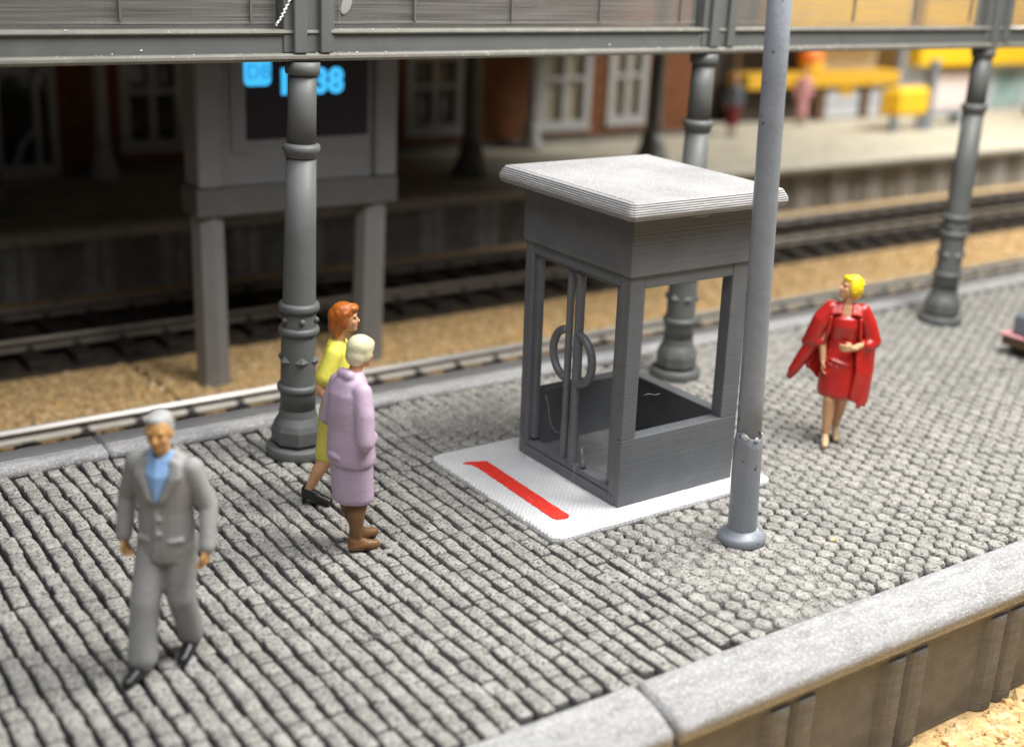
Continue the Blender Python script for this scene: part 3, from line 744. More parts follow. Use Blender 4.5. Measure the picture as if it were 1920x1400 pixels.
# nested door frame on the front
for ins, dep in ((0.0, -0.006), (0.075, 0.028)):
    y0, y1 = 0.06+ins, KD-0.05-ins
    kp('door_frame', M['print'], [(dep, dep+.06, y0, y0+.07, 0.10+ins, 2.0-ins*.5), (dep, dep+.06, y1-.07, y1, 0.10+ins, 2.0-ins*.5), (dep+.002, dep+.058, y0+.072, y1-.072, 2.0-ins*.5-.05, 2.0-ins*.5)], 0.01)
kp('threshold', M['print'], [(-0.012, 0.10, 0.05, KD-.03, 0.004, 0.085), (0.012, 0.10, 0.14, KD-.12, 0.087, 0.15)], 0.012)
for y, s, r in ((0.870, 1, 0.034), (0.735, -1, 0.044)):
    b = bmesh.new()
    n = 40
    tube(b, [(0.065, y, 0.11+(1.92-0.11)*i/n) for i in range(n+1)], [r*(1+0.05*noise.noise(Vector((i*0.9, y*9, 0)))+(0.12 if i < 9 else 0)) for i in range(n+1)], 12)
    dl = kshear(obj('door_post', b, M['print'], kb, True))
    b = bmesh.new(); k = 18
    zc = 1.13
    pts = [(0.06, y+s*(0.01+0.205*math.sin(math.pi*i/k)), zc+0.225*math.cos(math.pi*i/k)) for i in range(k+1)]
    tube(b, pts, 0.038, 12); kshear(obj('ring_handle', b, M['print'], dl, True))
def roof():
    ov = 0.205; b = bmesh.new(); rings = []
    def ring(ins, z, wob):
        x0, x1, y0, y1 = -ov+ins, KW+ov-ins, -ov+ins, KD+ov-ins; c = 0.035
        P = []
        def seg(a, bb, k):
            for i in range(k): P.append((a[0]+(bb[0]-a[0])*i/k, a[1]+(bb[1]-a[1])*i/k))
        C = [(x0+c, y0), (x1-c, y0), (x1, y0+c), (x1, y1-c), (x1-c, y1), (x0+c, y1), (x0, y1-c), (x0, y0+c)]
        for i in range(8): seg(C[i], C[(i+1) % 8], 44 if i % 2 == 0 else 3)
        return [b.verts.new((x+wob*noise.noise(Vector((x*16, y*16, z*40))), y+wob*noise.noise(Vector((y*16, x*16, z*40+9))), z)) for x, y in P]
    zt = KH+0.105
    prof_ = [(0.10, KH-0.052, 0.0), (0.04, KH-0.038, 0.003)]
    nl = 8
    for k in range(nl):                                   # one printed layer after the other, each with its own small bulge
        z0 = KH-0.034+0.137*k/nl; dz = 0.137/nl; t_ = (z0+dz/2-KH-0.012)/0.095
        base_ = 0.045*max(0, t_)**1.6+0.05*max(0, -t_)**1.3
        prof_ += [(base_+0.0025, z0+dz*0.08, 0.003), (base_-0.001, z0+dz*0.35, 0.003), (base_-0.001, z0+dz*0.68, 0.003), (base_+0.0025, z0+dz*0.95, 0.003)]
    prof_.append((0.075, zt, 0.004))
    for ins, z, wv in prof_:
        rings.append(ring(ins, z, wv))
    for a, d in zip(rings, rings[1:]):
        for i in range(len(a)): b.faces.new((a[i], a[(i+1) % len(a)], d[(i+1) % len(a)], d[i]))
    b.faces.new(list(reversed(rings[0]))); b.faces.new(rings[-1])
    o = kshear(obj('roof', b, M['roofedge'], kb, True)); return o
rf = roof()
b = bmesh.new(); box(b, -0.135, KW+.135, -0.135, KD+.135, KH+0.09, KH+0.111, 0.004); kshear(obj('roof_skin', b, M['roofprint'], rf))
# stray printing strings
def strand(pts, r, parent, mt='string'):
    b = bmesh.new(); tube(b, pts, r, 6); return obj('plastic_string', b, M[mt], parent, True)
strand([(-0.03, 1.46, 0.28), (-0.06, 1.42, 0.26), (-0.075, 1.36, 0.19), (-0.07, 1.31, 0.08), (-0.075, 1.27, 0.012)], 0.0022, kb)
strand([(0.05, 1.18, 0.66), (0.05, 1.13, 0.58), (0.06, 1.1, 0.42), (0.05, 1.0, 0.35), (0.05, 0.92, 0.37), (0.05, 0.86, 0.42)], 0.0022, kb)
strand([(0.25, 0.06, 0.98), (0.30, 0.05, 0.99), (0.36, 0.03, 0.975), (0.41, 0.03, 0.98)], 0.0022, kb)
strand([(-0.02, 0.60, 0.19), (-0.04, 0.57, 0.10), (-0.05, 0.60, 0.04), (-0.06, 0.66, 0.012)], 0.0022, kb)
b = bmesh.new(); tube(b, [(0.05, 0.55, 0.16), (0.055, 0.58, 0.20), (0.06, 0.60, 0.26), (0.06, 0.615, 0.33)], [0.028, 0.022, 0.018, 0.01], 8)
obj('print_blob', b, M['print'], kb, True)
b = bmesh.new(); ellipsoid(b, (0.62, -0.035, KH-0.055), (0.12, 0.05, 0.03), seg=16, rings=8); obj('print_blob', b, M['floorprint'], kb, True)

# ------------------------------------------------------------------ lamp post in front of the booth
lp = empty('lamp_post', (0.612, -0.908, 0)); tag(lp, 'plain blue-grey lamp post with chipped sleeve standing in front of the booth', 'lamp post')
b = bmesh.new(); lathe(b, [(0.185, -0.02), (0.200, 0.0), (0.203, 0.045), (0.185, 0.072), (0.145, 0.088), (0.122, 0.11)], 48); obj('base', b, M['lamp'], lp, True)
b = bmesh.new(); n = 40; nz_ = 30; rings = []
for j in range(nz_+1):
    t = j/nz_; rings.append([])
    for i in range(n):
        a = 2*math.pi*i/n
        zt = 0.97+0.035*math.sin(a*2+0.6)+0.03*noise.noise(Vector((math.cos(a)*2.5, math.sin(a)*2.5, 0)))-0.05*max(0, math.cos(a-R(250)))**8
        r = 0.121-0.004*t if t < 0.96 else 0.106
        if abs(((a-R(225)+math.pi) % (2*math.pi))-math.pi) < 0.09: r += 0.004
        rings[-1].append(b.verts.new((r*math.cos(a), r*math.sin(a), 0.08+(zt-0.08)*t)))
for a_, c_ in zip(rings, rings[1:]):
    for i in range(n): b.faces.new((a_[i], a_[(i+1) % n], c_[(i+1) % n], c_[i]))
b.faces.new(rings[-1]); obj('sleeve', b, M['lamp'], lp, True)
for a_, dz, sz in ((R(208), 0.0, 1.0), (R(262), -0.02, 0.8), (R(300), 0.01, 0.7)):
    b = bmesh.new(); ellipsoid(b, (0, 0, 0), (0.008, 0.030*sz, 0.026*sz), Matrix.Rotation(a_, 3, 'Z'), 10, 7)
    for v in b.verts: v.co *= 1+0.5*noise.noise(v.co*60)
    obj('chipped_rim', b, M['lampraw'], lp, True, (0.108*math.cos(a_), 0.108*math.sin(a_), 0.955+dz))
b = bmesh.new(); lathe(b, [(0.102, 0.7), (0.100, 1.3), (0.096, 2.5), (0.092, 3.8), (0.09, 5.2)], 40); obj('pole', b, M['lamp'], lp, True)
ax2 = Vector((0, 0, 1)).cross(-Vector((rt.x, rt.y, 0)).normalized())
lp.rotation_mode = 'QUATERNION'; lp.rotation_quaternion = Matrix.Rotation(0.041, 3, ax2).to_quaternion()

# ------------------------------------------------------------------ painted figures
def paint(name, col, rough=0.45, var=0.08, bump=0.25, bs=28, **k):
    return mat(name, col, rough, var=var, vscale=7, bump=bump, bscale=bs, **k)
P_ = dict(
    skin=paint('painted_skin', (0.66, 0.36, 0.19), 0.5), skin_man=paint('painted_skin_tan', (0.64, 0.35, 0.13), 0.5),
    brown=paint('painted_brown', (0.20, 0.095, 0.035), 0.45, var=0.2), suit=paint('painted_suit_grey', (0.34, 0.34, 0.33), 0.6),
    shirt=paint('painted_pale_blue', (0.30, 0.52, 0.88), 0.5), greyhair=paint('painted_grey_hair', (0.40, 0.41, 0.40), 0.5),
    black=paint('painted_black', (0.014, 0.014, 0.016), 0.36), lilac=paint('painted_lilac', (0.55, 0.42, 0.55), 0.5),
    palehair=paint('painted_pale_hair', (0.74, 0.70, 0.46), 0.5, bump=0.4, bs=40), yellow=paint('painted_yellow', (0.74, 0.68, 0.10), 0.5),
    redhair=paint('painted_red_hair', (0.40, 0.11, 0.015), 0.35, var=0.2), red=paint('painted_red', (0.50, 0.022, 0.016), 0.3, coat=0.3),
    gold=paint('painted_yellow_hair', (0.86, 0.66, 0.01), 0.45, bump=0.5, bs=40), beige=paint('painted_beige', (0.70, 0.52, 0.30), 0.35),
    lips=paint('painted_lips', (0.42, 0.10, 0.07), 0.4), eye=paint('painted_eye', (0.06, 0.035, 0.02), 0.4),
    blue=paint('painted_blue_jacket', (0.10, 0.13, 0.20), 0.6), maroon=paint('painted_maroon', (0.20, 0.02, 0.025), 0.6), pink=paint('painted_pink', (0.62, 0.30, 0.31), 0.6),
    greyblue=paint('painted_grey_blue', (0.14, 0.16, 0.19), 0.6))

class Blob:
    """collects overlapping closed shapes and fuses them into one continuous surface"""
    def __init__(s): s.bm = bmesh.new()
    def ball(s, c, r, rot=None):
        if not hasattr(r, '__len__'): r = (r, r, r)
        ellipsoid(s.bm, c, r, rot, 20, 14); return s
    def limb(s, pts, rads):
        pts = [Vector(p) for p in pts]
        for p, r in zip(pts, rads): ellipsoid(s.bm, p, (r, r, r), None, 16, 10)
        for p, q, a, b in zip(pts, pts[1:], rads, rads[1:]):
            if (q-p).length > 1e-4: tube(s.bm, [p, (p+q)/2, q], [a, (a+b)/2, b], 16)
        return s
    def loft(s, secs, n=28, fold=None):
        """secs: (z, cx, cy, rx, ry)"""
        rings = []
        for z, cx, cy, rx, ry in secs:
            ring = []
            for i in range(n):
                a = 2*math.pi*i/n; k = fold(a, z) if fold else 1.0
                ring.append(s.bm.verts.new((cx+rx*k*math.cos(a), cy+ry*k*math.sin(a), z)))
            rings.append(ring)
        for a, b in zip(rings, rings[1:]):
            for i in range(n): s.bm.faces.new((a[i], a[(i+1) % n], b[(i+1) % n], b[i]))
        s.bm.faces.new(list(reversed(rings[0]))); s.bm.faces.new(rings[-1]); return s
    def slab(s, quad, th):
        """thick bent sheet through rows of points (list of rows)"""
        rows = [[Vector(p) for p in r] for r in quad]
        nr, nc = len(rows), len(rows[0])
        nrm = (rows[0][-1]-rows[0][0]).cross(rows[-1][0]-rows[0][0]).normalized()*th/2
        A = [[s.bm.verts.new(p+nrm) for p in r] for r in rows]; B = [[s.bm.verts.new(p-nrm) for p in r] for r in rows]
        for i in range(nr-1):
            for j in range(nc-1):
                s.bm.faces.new((A[i][j], A[i][j+1], A[i+1][j+1], A[i+1][j])); s.bm.faces.new((B[i][j], B[i+1][j], B[i+1][j+1], B[i][j+1]))
        for j in range(nc-1):
            s.bm.faces.new((A[0][j], B[0][j], B[0][j+1], A[0][j+1])); s.bm.faces.new((A[-1][j], A[-1][j+1], B[-1][j+1], B[-1][j]))
        for i in range(nr-1):
            s.bm.faces.new((A[i][0], A[i+1][0], B[i+1][0], B[i][0])); s.bm.faces.new((A[i][-1], B[i][-1], B[i+1][-1], A[i+1][-1]))
        return s
    def build(s, name, mt, parent, vox=0.012, smooth=4, fac=0.5):
        bmesh.ops.recalc_face_normals(s.bm, faces=s.bm.faces)
        me = bpy.data.meshes.new(name); s.bm.to_mesh(me); s.bm.free()
        o = bpy.data.objects.new(name, me); COL.objects.link(o)
        md = o.modifiers.new('fuse', 'REMESH'); md.mode = 'VOXEL'; md.voxel_size = vox; md.use_smooth_shade = True
        if smooth:
            sm = o.modifiers.new('soften', 'SMOOTH'); sm.iterations = smooth; sm.factor = fac
        me.materials.append(mt); o.parent = parent; PENDING.append(o); return o
PENDING = []
def fuse_all():
    """apply the fusing of every collected shape in one pass"""
    dg = bpy.context.evaluated_depsgraph_get(); new = []
    for o in PENDING: new.append(bpy.data.meshes.new_from_object(o.evaluated_get(dg)))
    for o, me2 in zip(PENDING, new):
        old = o.data; mt = old.materials[0]; o.modifiers.clear(); o.data = me2; bpy.data.meshes.remove(old)
        me2.materials.clear(); me2.materials.append(mt)
        me2.polygons.foreach_set('use_smooth', [True]*len(me2.polygons))
def V3(*a): return Vector(a)
def hand(bl, wrist, d, side, palm_n, curl=0.5, k=1.0):
    """palm, four bent fingers and a thumb that leaves the side of the palm; d=direction of the hand, side=towards thumb"""
    d = Vector(d).normalized(); n = Vector(palm_n); n = (n-d*n.dot(d)).normalized(); t = d.cross(n)
    if t.dot(Vector(side)) < 0: t = -t
    w0 = Vector(wrist)
    bl.limb([w0-d*0.03*k, w0+d*0.01*k], [0.026*k, 0.026*k])
    for s in (-0.024, -0.008, 0.008, 0.024):
        bl.limb([w0+d*0.01*k+t*s*0.6*k, w0+d*0.075*k+t*s*k], [0.017*k, 0.014*k])
    for s, ln in ((-0.030, 0.055), (-0.010, 0.068), (0.010, 0.075), (0.030, 0.068)):
        a = w0+d*0.078*k+t*s*k; d1 = (d*math.cos(curl*0.9)+n*math.sin(curl*0.9)); d2 = (d*math.cos(curl*2.2)+n*math.sin(curl*2.2))
        b = a+d1*ln*0.5*k; c = b+d2*ln*0.5*k
        bl.limb([a, b, c], [0.0105*k, 0.0095*k, 0.0085*k])
    a = w0+d*0.02*k+t*0.03*k; b = a+(t*0.6+d*0.7+n*0.3).normalized()*0.035*k; c = b+(d*0.9+n*0.5).normalized()*0.032*k
    bl.limb([a, b, c], [0.013*k, 0.0115*k, 0.0095*k])
def head(bl, c, yaw=0.0, pitch=0.0, k=1.0, neck=None, nose=1.0):
    """head centred at c (eyes at its middle), facing +y turned by yaw"""
    Rm = Matrix.Rotation(yaw, 3, 'Z') @ Matrix.Rotation(pitch, 3, 'X'); c = Vector(c)
    def at(x, y, z): return c+Rm @ (Vector((x, y, z))*k)
    def b(p, r, rx=0): bl.ball(at(*p), [q*k for q in r], Rm @ Matrix.Rotation(rx, 3, 'X'))
    b((0, -0.008, 0.022), (0.076, 0.098, 0.095))      # skull
    b((0, 0.030, -0.035), (0.060, 0.062, 0.078))      # face
    b((0, 0.060, -0.090), (0.034, 0.030, 0.026))      # chin
    for s in (-1, 1):
        b((s*0.036, 0.062, -0.028), (0.024, 0.022, 0.026))   # cheek
        b((s*0.030, 0.078, 0.026), (0.026, 0.014, 0.011))    # brow
        b((s*0.076, -0.004, -0.012), (0.011, 0.021, 0.032))  # ear
    bl.limb([at(0, 0.082, 0.012), at(0, 0.108*nose, -0.026)], [0.009*k, 0.0145*k])
    b((0, 0.090, -0.032), (0.020, 0.014, 0.010))
    b((0, 0.086, -0.056), (0.024, 0.010, 0.007)); b((0, 0.084, -0.070), (0.021, 0.010, 0.007))
    if neck: bl.limb([at(0, -0.02, -0.05), neck], [0.050*k, 0.055*k])
    return at, Rm
def face_paint(at, Rm, parent, k=1.0, eyes=True, lips=True):
    if eyes:
        for s in (-1, 1):
            b = bmesh.new(); ellipsoid(b, at(s*0.030, 0.0815, 0.006), (0.0125*k, 0.005*k, 0.006*k), Rm, 10, 6); obj('eye', b, P_['eye'], parent, True)
    if lips:
        b = bmesh.new(); ellipsoid(b, at(0, 0.0925, -0.063), (0.019*k, 0.005*k, 0.009*k), Rm, 12, 6); obj('mouth', b, P_['lips'], parent, True)
def shoe(bl, heel, toe_dir, ln=0.25, h=0.085, w_=0.045, lift=0.0, tip=0.0):
    d = Vector((toe_dir[0], toe_dir[1], 0)).normalized(); p = Vector(heel)
    a = p+Vector((0, 0, 0.042+lift)); b = p+d*ln*0.45+Vector((0, 0, 0.040+lift*0.6)); c = p+d*ln*0.85+Vector((0, 0, 0.032+tip))
    bl.limb([a, b, c], [w_*0.92, w_*0.98, w_*0.80])
    bl.limb([a+Vector((0, 0, 0.04)), b+Vector((0, 0, 0.02))], [w_*0.9, w_*0.7])

def figure(name, label, loc, face_deg, lean=(0, 0)):
    t = empty(name, (loc[0], loc[1], 0.004)); tag(t, label, 'figure', 'painted passengers on the near platform')
    t.rotation_euler = (lean[0], lean[1], R(face_deg-90))
    return t

# --- man in the grey suit, walking towards the viewer (local +y is his front, +x his right side)
def man():
    t = figure('person', 'grey-haired man in grey suit and pale blue shirt walking towards the viewer', (-4.09, -0.27), 226)
    body = Blob()
    at, Rm = head(body, (0.0, 0.045, 1.655), R(8), R(-5), 1.04, neck=(0, 0.0, 1.44))
    body.loft([(0.85, 0, 0, 0.13, 0.09), (1.1, 0, 0, 0.14, 0.085), (1.38, 0, 0, 0.16, 0.085), (1.47, 0, 0, 0.08, 0.06)])
    for s, el, wr in ((1, (0.285, -0.055, 1.14), (0.285, 0.03, 0.885)), (-1, (-0.285, -0.02, 1.14), (-0.31, 0.10, 0.90))):
        body.limb([(s*0.18, 0, 1.40), el, wr], [0.05, 0.042, 0.032]); w0 = Vector(wr)
        hand(body, w0, (0, 0.12, -1), (0, 1, 0), (-s, 0, 0), 0.75, 1.12)
    for s, kn, an in ((1, (0.10, 0.16, 0.50), (0.105, 0.25, 0.12)), (-1, (-0.095, 0.03, 0.50), (-0.092, -0.11, 0.14))):
        body.limb([(s*0.09, 0, 0.88), kn, an], [0.075, 0.055, 0.042])
    body.build('body', P_['skin_man'], t, 0.0085, 3)
    hair = Blob()
    def hb(p, r, rx=0): hair.ball(at(*p), [q*1.04 for q in r], Rm @ Matrix.Rotation(rx, 3, 'X'))
    hb((0, -0.030, 0.050), (0.082, 0.092, 0.080)); hb((0, -0.055, 0.0), (0.080, 0.066, 0.082)); hb((0.015, 0.028, 0.088), (0.056, 0.045, 0.032)); hb((0.07, -0.02, 0.02), (0.016, 0.03, 0.04)); hb((-0.07, -0.02, 0.02), (0.016, 0.03, 0.04))
    hair.build('hair', P_['greyhair'], t, 0.009, 3)
    tr = Blob()
    tr.loft([(0.78, 0, 0, 0.155, 0.115), (0.9, 0, 0, 0.17, 0.12), (1.0, 0, 0, 0.165, 0.11)])
    tr.limb([(0.088, 0.0, 0.86), (0.10, 0.155, 0.50), (0.105, 0.205, 0.26), (0.105, 0.225, 0.125)], [0.115, 0.100, 0.094, 0.100])
    tr.limb([(-0.088, 0.0, 0.86), (-0.095, 0.04, 0.50), (-0.095, -0.06, 0.26), (-0.092, -0.105, 0.145)], [0.115, 0.098, 0.088, 0.086])
    tr.build('trousers', P_['suit'], t, 0.011, 3)
    jk = Blob()
    jk.loft([(0.775, 0, 0.005, 0.188, 0.142), (0.85, 0, 0.005, 0.192, 0.146), (1.0, 0, 0, 0.190, 0.138), (1.12, 0, 0, 0.186, 0.130), (1.26, 0, 0, 0.205, 0.132), (1.38, 0, -0.005, 0.218, 0.122), (1.45, 0, -0.01, 0.185, 0.10), (1.50, 0, -0.015, 0.10, 0.075)])
    for s, el, wr in ((1, (0.285, -0.055, 1.14), (0.285, 0.025, 0.90)), (-1, (-0.285, -0.02, 1.14), (-0.31, 0.09, 0.915))):
        jk.limb([(s*0.185, -0.005, 1.405), el, wr], [0.075, 0.064, 0.056])
    for s in (-1, 1):    # lapels, collar and pocket flaps
        jk.slab([[(s*0.092, 0.06, 1.48), (s*0.14, 0.065, 1.46)], [(s*0.080, 0.118, 1.36), (s*0.150, 0.110, 1.37)], [(s*0.016, 0.146, 1.20), (s*0.060, 0.142, 1.215)]], 0.034)
        jk.limb([(s*0.06, -0.06, 1.50), (s*0.085, 0.02, 1.495), (s*0.075, 0.075, 1.455)], [0.02, 0.022, 0.018])
        jk.limb([(s*0.075, 0.135, 0.93), (s*0.15, 0.105, 0.94)], [0.014, 0.014])
    jk.limb([(0.008, 0.14, 1.12), (0.012, 0.150, 0.96), (0.035, 0.148, 0.80)], [0.012, 0.013, 0.013])
    jk.ball((-0.012, 0.143, 1.085), 0.014).ball((-0.012, 0.150, 0.985), 0.014)
    jk.build('jacket', P_['suit'], t, 0.0095, 2)
    sh = Blob()
    sh.slab([[(-0.085, 0.05, 1.49), (0.0, 0.085, 1.478), (0.085, 0.05, 1.49)], [(-0.072, 0.108, 1.38), (0, 0.136, 1.37), (0.072, 0.108, 1.38)], [(-0.016, 0.134, 1.215), (0, 0.146, 1.205), (0.016, 0.134, 1.215)]], 0.03)
    sh.limb([(-0.07, 0.03, 1.51), (-0.03, 0.082, 1.47)], [0.022, 0.016]).limb([(0.07, 0.03, 1.51), (0.03, 0.082, 1.47)], [0.022, 0.016])
    sh.build('shirt', P_['shirt'], t, 0.009, 2)
    face_paint(at, Rm, t, 1.04, True, False)
    for hl, d, lf in (((0.105, 0.185, 0.0), (0.10, 1), 0.0), ((-0.092, -0.155, 0.0), (-0.05, 1), 0.03)):
        so_ = Blob(); shoe(so_, hl, d, 0.27, lift=lf, w_=0.052); so_.build('shoe', P_['black'], t, 0.009, 2)
    return t
man_t = man()

# --- woman in lilac, seen from behind, facing away to the right
def lilac():
    t = figure('person', 'woman in lilac jacket and skirt with pale hair, back to the viewer', (-2.285, 0.582), 6, (0, 0))
    body = Blob()
    at, Rm = head(body, (0.0, 0.085, 1.625), R(0), R(-8), 1.0, neck=(0, 0.02, 1.42))
    body.loft([(0.85, 0, 0, 0.12, 0.09), (1.1, 0, 0, 0.12, 0.085), (1.36, 0, 0.0, 0.13, 0.08), (1.45, 0, 0.02, 0.07, 0.05)])
    for s, el, wr in ((1, (0.235, -0.04, 1.02), (0.12, 0.03, 0.97)), (-1, (-0.235, -0.02, 1.05), (-0.12, 0.0, 1.02))):
        body.limb([(s*0.16, 0, 1.36), el, wr], [0.045, 0.04, 0.03]); hand(body, wr, (-s, 0.25, 0.0), (0, 0, 1), (0, -1, 0), 0.3)
    for s, kn, an, d in ((1, (0.075, 0.05, 0.46), (0.075, 0.00, 0.11), (0.25, 1)), (-1, (-0.075, 0.0, 0.46), (-0.07, 0.11, 0.10), (-0.1, 1))):
        body.limb([(s*0.08, 0, 0.85), kn, (an[0], (kn[1]+an[1])/2-0.02, 0.30), an], [0.085, 0.058, 0.060, 0.036])
    body.build('body', P_['skin'], t, 0.0085, 3)
    st_ = Blob()
    for s, kn, an, d in ((1, (0.075, 0.05, 0.46), (0.075, 0.00, 0.11), (0.35, 1)), (-1, (-0.075, 0.0, 0.46), (-0.07, 0.11, 0.10), (0.1, 1))):
        g = Blob(); g.limb([kn, (an[0], (kn[1]+an[1])/2-0.025, 0.31), an], [0.066, 0.070, 0.047])
        shoe(g, (an[0], an[1]-0.03, 0), d, 0.22, w_=0.048); g.build('stocking', P_['brown'], t, 0.0095, 3)
    st_.bm.free()
    hair = Blob()
    for p, r in (((0, -0.015, 0.045), (0.098, 0.112, 0.098)), ((0, -0.045, -0.02), (0.090, 0.080, 0.092)), ((0, 0.05, 0.07), (0.070, 0.050, 0.050)), ((0.068, 0.0, 0.0), (0.026, 0.055, 0.06)), ((-0.068, 0.0, 0.0), (0.026, 0.055, 0.06))):
        hair.ball(at(*p), r, Rm)
    hair.build('hair', P_['palehair'], t, 0.0105, 2)
    sk = Blob()
    sk.loft([(0.415, 0, 0.02, 0.165, 0.150), (0.45, 0, 0.02, 0.185, 0.165), (0.56, 0, 0.01, 0.190, 0.165), (0.75, 0, 0, 0.195, 0.160), (0.95, 0, 0, 0.18, 0.14)],
            fold=lambda a, z: 1+0.035*math.sin(4*a+0.8)*max(0, (0.75-z)/0.3))
    sk.build('skirt', P_['lilac'], t, 0.0105, 3)
    jk = Blob()
    jk.loft([(0.755, 0, 0.0, 0.215, 0.175), (0.80, 0, 0.0, 0.222, 0.180), (0.92, 0, -0.01, 0.212, 0.168), (1.05, 0, -0.02, 0.198, 0.150), (1.2, 0, -0.025, 0.200, 0.150), (1.33, 0, -0.02, 0.195, 0.140), (1.42, 0, -0.005, 0.150, 0.110), (1.49, 0, 0.015, 0.075, 0.070)])
    for s, el, wr in ((1, (0.265, -0.05, 1.00), (0.15, 0.08, 0.975)), (-1, (-0.265, -0.035, 1.04), (-0.14, 0.10, 1.03))):
        jk.limb([(s*0.155, -0.01, 1.36), (s*0.225, -0.03, 1.2), el, wr], [0.080, 0.078, 0.072, 0.058])
    jk.limb([(0.07, -0.165, 0.83), (0.02, -0.176, 0.84), (-0.05, -0.172, 0.83)], [0.02, 0.024, 0.02])
    jk.limb([(0.05, -0.05, 1.47), (-0.05, -0.05, 1.47)], [0.045, 0.045])
    jk.build('jacket', P_['lilac'], t, 0.0105, 3)
    face_paint(at, Rm, t)
    return t
lil_t = lilac()

# --- woman in the yellow dress, walking to the right
def yellow():
    t = figure('person', 'red-haired woman in yellow dress and black shoes beside the first column', (-1.99, 1.39), -38)
    body = Blob()
    at, Rm = head(body, (0.0, 0.075, 1.66), R(4), R(2), 1.0, neck=(0, 0.005, 1.44), nose=0.96)
    body.loft([(0.85, 0, 0, 0.12, 0.09), (1.1, 0, 0, 0.10, 0.075), (1.36, 0, 0, 0.13, 0.08), (1.46, 0, 0.0, 0.065, 0.05)])
    for s, el, wr in ((1, (0.225, -0.10, 1.12), (0.225, 0.03, 0.89)), (-1, (-0.20, -0.01, 1.12), (-0.16, 0.05, 0.92))):
        body.limb([(s*0.15, 0, 1.38), el, wr], [0.048, 0.043, 0.030]); hand(body, wr, (0, 0.3, -1), (0, 1, 0), (-s, 0, 0), 0.6)
    for s, kn, an in ((1, (0.075, -0.02, 0.47), (0.08, -0.22, 0.15)), (-1, (-0.075, 0.09, 0.48), (-0.075, 0.06, 0.11))):
        body.limb([(s*0.08, 0, 0.88), kn, ((kn[0]+an[0])/2, (kn[1]+an[1])/2-0.02, 0.32), an], [0.085, 0.060, 0.060, 0.036])
    body.build('body', P_['skin'], t, 0.0085, 3)
    hair = Blob()
    for p, r, rx in (((0, -0.02, 0.052), (0.088, 0.108, 0.088), 0), ((0, -0.075, 0.0), (0.082, 0.075, 0.10), 0.3), ((0, -0.10, -0.075), (0.070, 0.052, 0.085), 0.2), ((0, 0.055, 0.085), (0.066, 0.055, 0.040), 0),
                     ((0.066, -0.025, 0.0), (0.030, 0.055, 0.095), 0), ((-0.066, -0.025, 0.0), (0.030, 0.055, 0.095), 0), ((0.05, -0.07, -0.08), (0.034, 0.045, 0.07), 0), ((-0.05, -0.07, -0.08), (0.034, 0.045, 0.07), 0)):
        hair.ball(at(*p), r, Rm @ Matrix.Rotation(rx, 3, 'X'))
    hair.limb([at(0.03, 0.075, 0.10), at(0.085, 0.0, 0.05), at(0.085, -0.06, -0.06)], [0.014, 0.018, 0.016]).limb([at(0.02, 0.04, 0.125), at(0.07, -0.06, 0.06), at(0.06, -0.12, -0.05)], [0.014, 0.02, 0.016])
    hair.build('hair', P_['redhair'], t, 0.0085, 2)
    dr_ = Blob()
    dr_.loft([(0.40, 0, 0.0, 0.150, 0.175), (0.44, 0, 0.0, 0.165, 0.19), (0.6, 0, 0.01, 0.170, 0.180), (0.85, 0, 0, 0.175, 0.150), (0.98, 0, 0, 0.150, 0.120), (1.10, 0, 0, 0.130, 0.105), (1.25, 0, 0.012, 0.152, 0.125), (1.38, 0, 0.0, 0.165, 0.105), (1.45, 0, -0.005, 0.11, 0.075), (1.475, 0, -0.005, 0.065, 0.06)],
             fold=lambda a, z: 1+0.05*math.sin(5*a)*max(0, (0.8-z)/0.4))
    dr_.limb([(0.148, 0, 1.385), (0.205, -0.06, 1.20)], [0.074, 0.082]).limb([(-0.148, 0, 1.385), (-0.195, 0.01, 1.22)], [0.072, 0.075])
    dr_.limb([(0.14, 0.06, 1.05), (0.0, 0.12, 1.03), (-0.14, 0.06, 1.05)], [0.012, 0.012, 0.012])
    dr_.build('dress', P_['yellow'], t, 0.0105, 2)
    for hl, d, lf in (((0.08, -0.255, 0), (0.05, 1), 0.045), ((-0.075, 0.025, 0), (0, 1), 0.0)):
        g = Blob(); shoe(g, hl, d, 0.235, w_=0.044, lift=lf)
        if lf: g.limb([(hl[0], hl[1]-0.012, 0.05), (hl[0], hl[1]-0.018, 0.012)], [0.022, 0.016])
        g.build('shoe', P_['black'], t, 0.008, 2)
    face_paint(at, Rm, t)
    return t
yel_t = yellow()

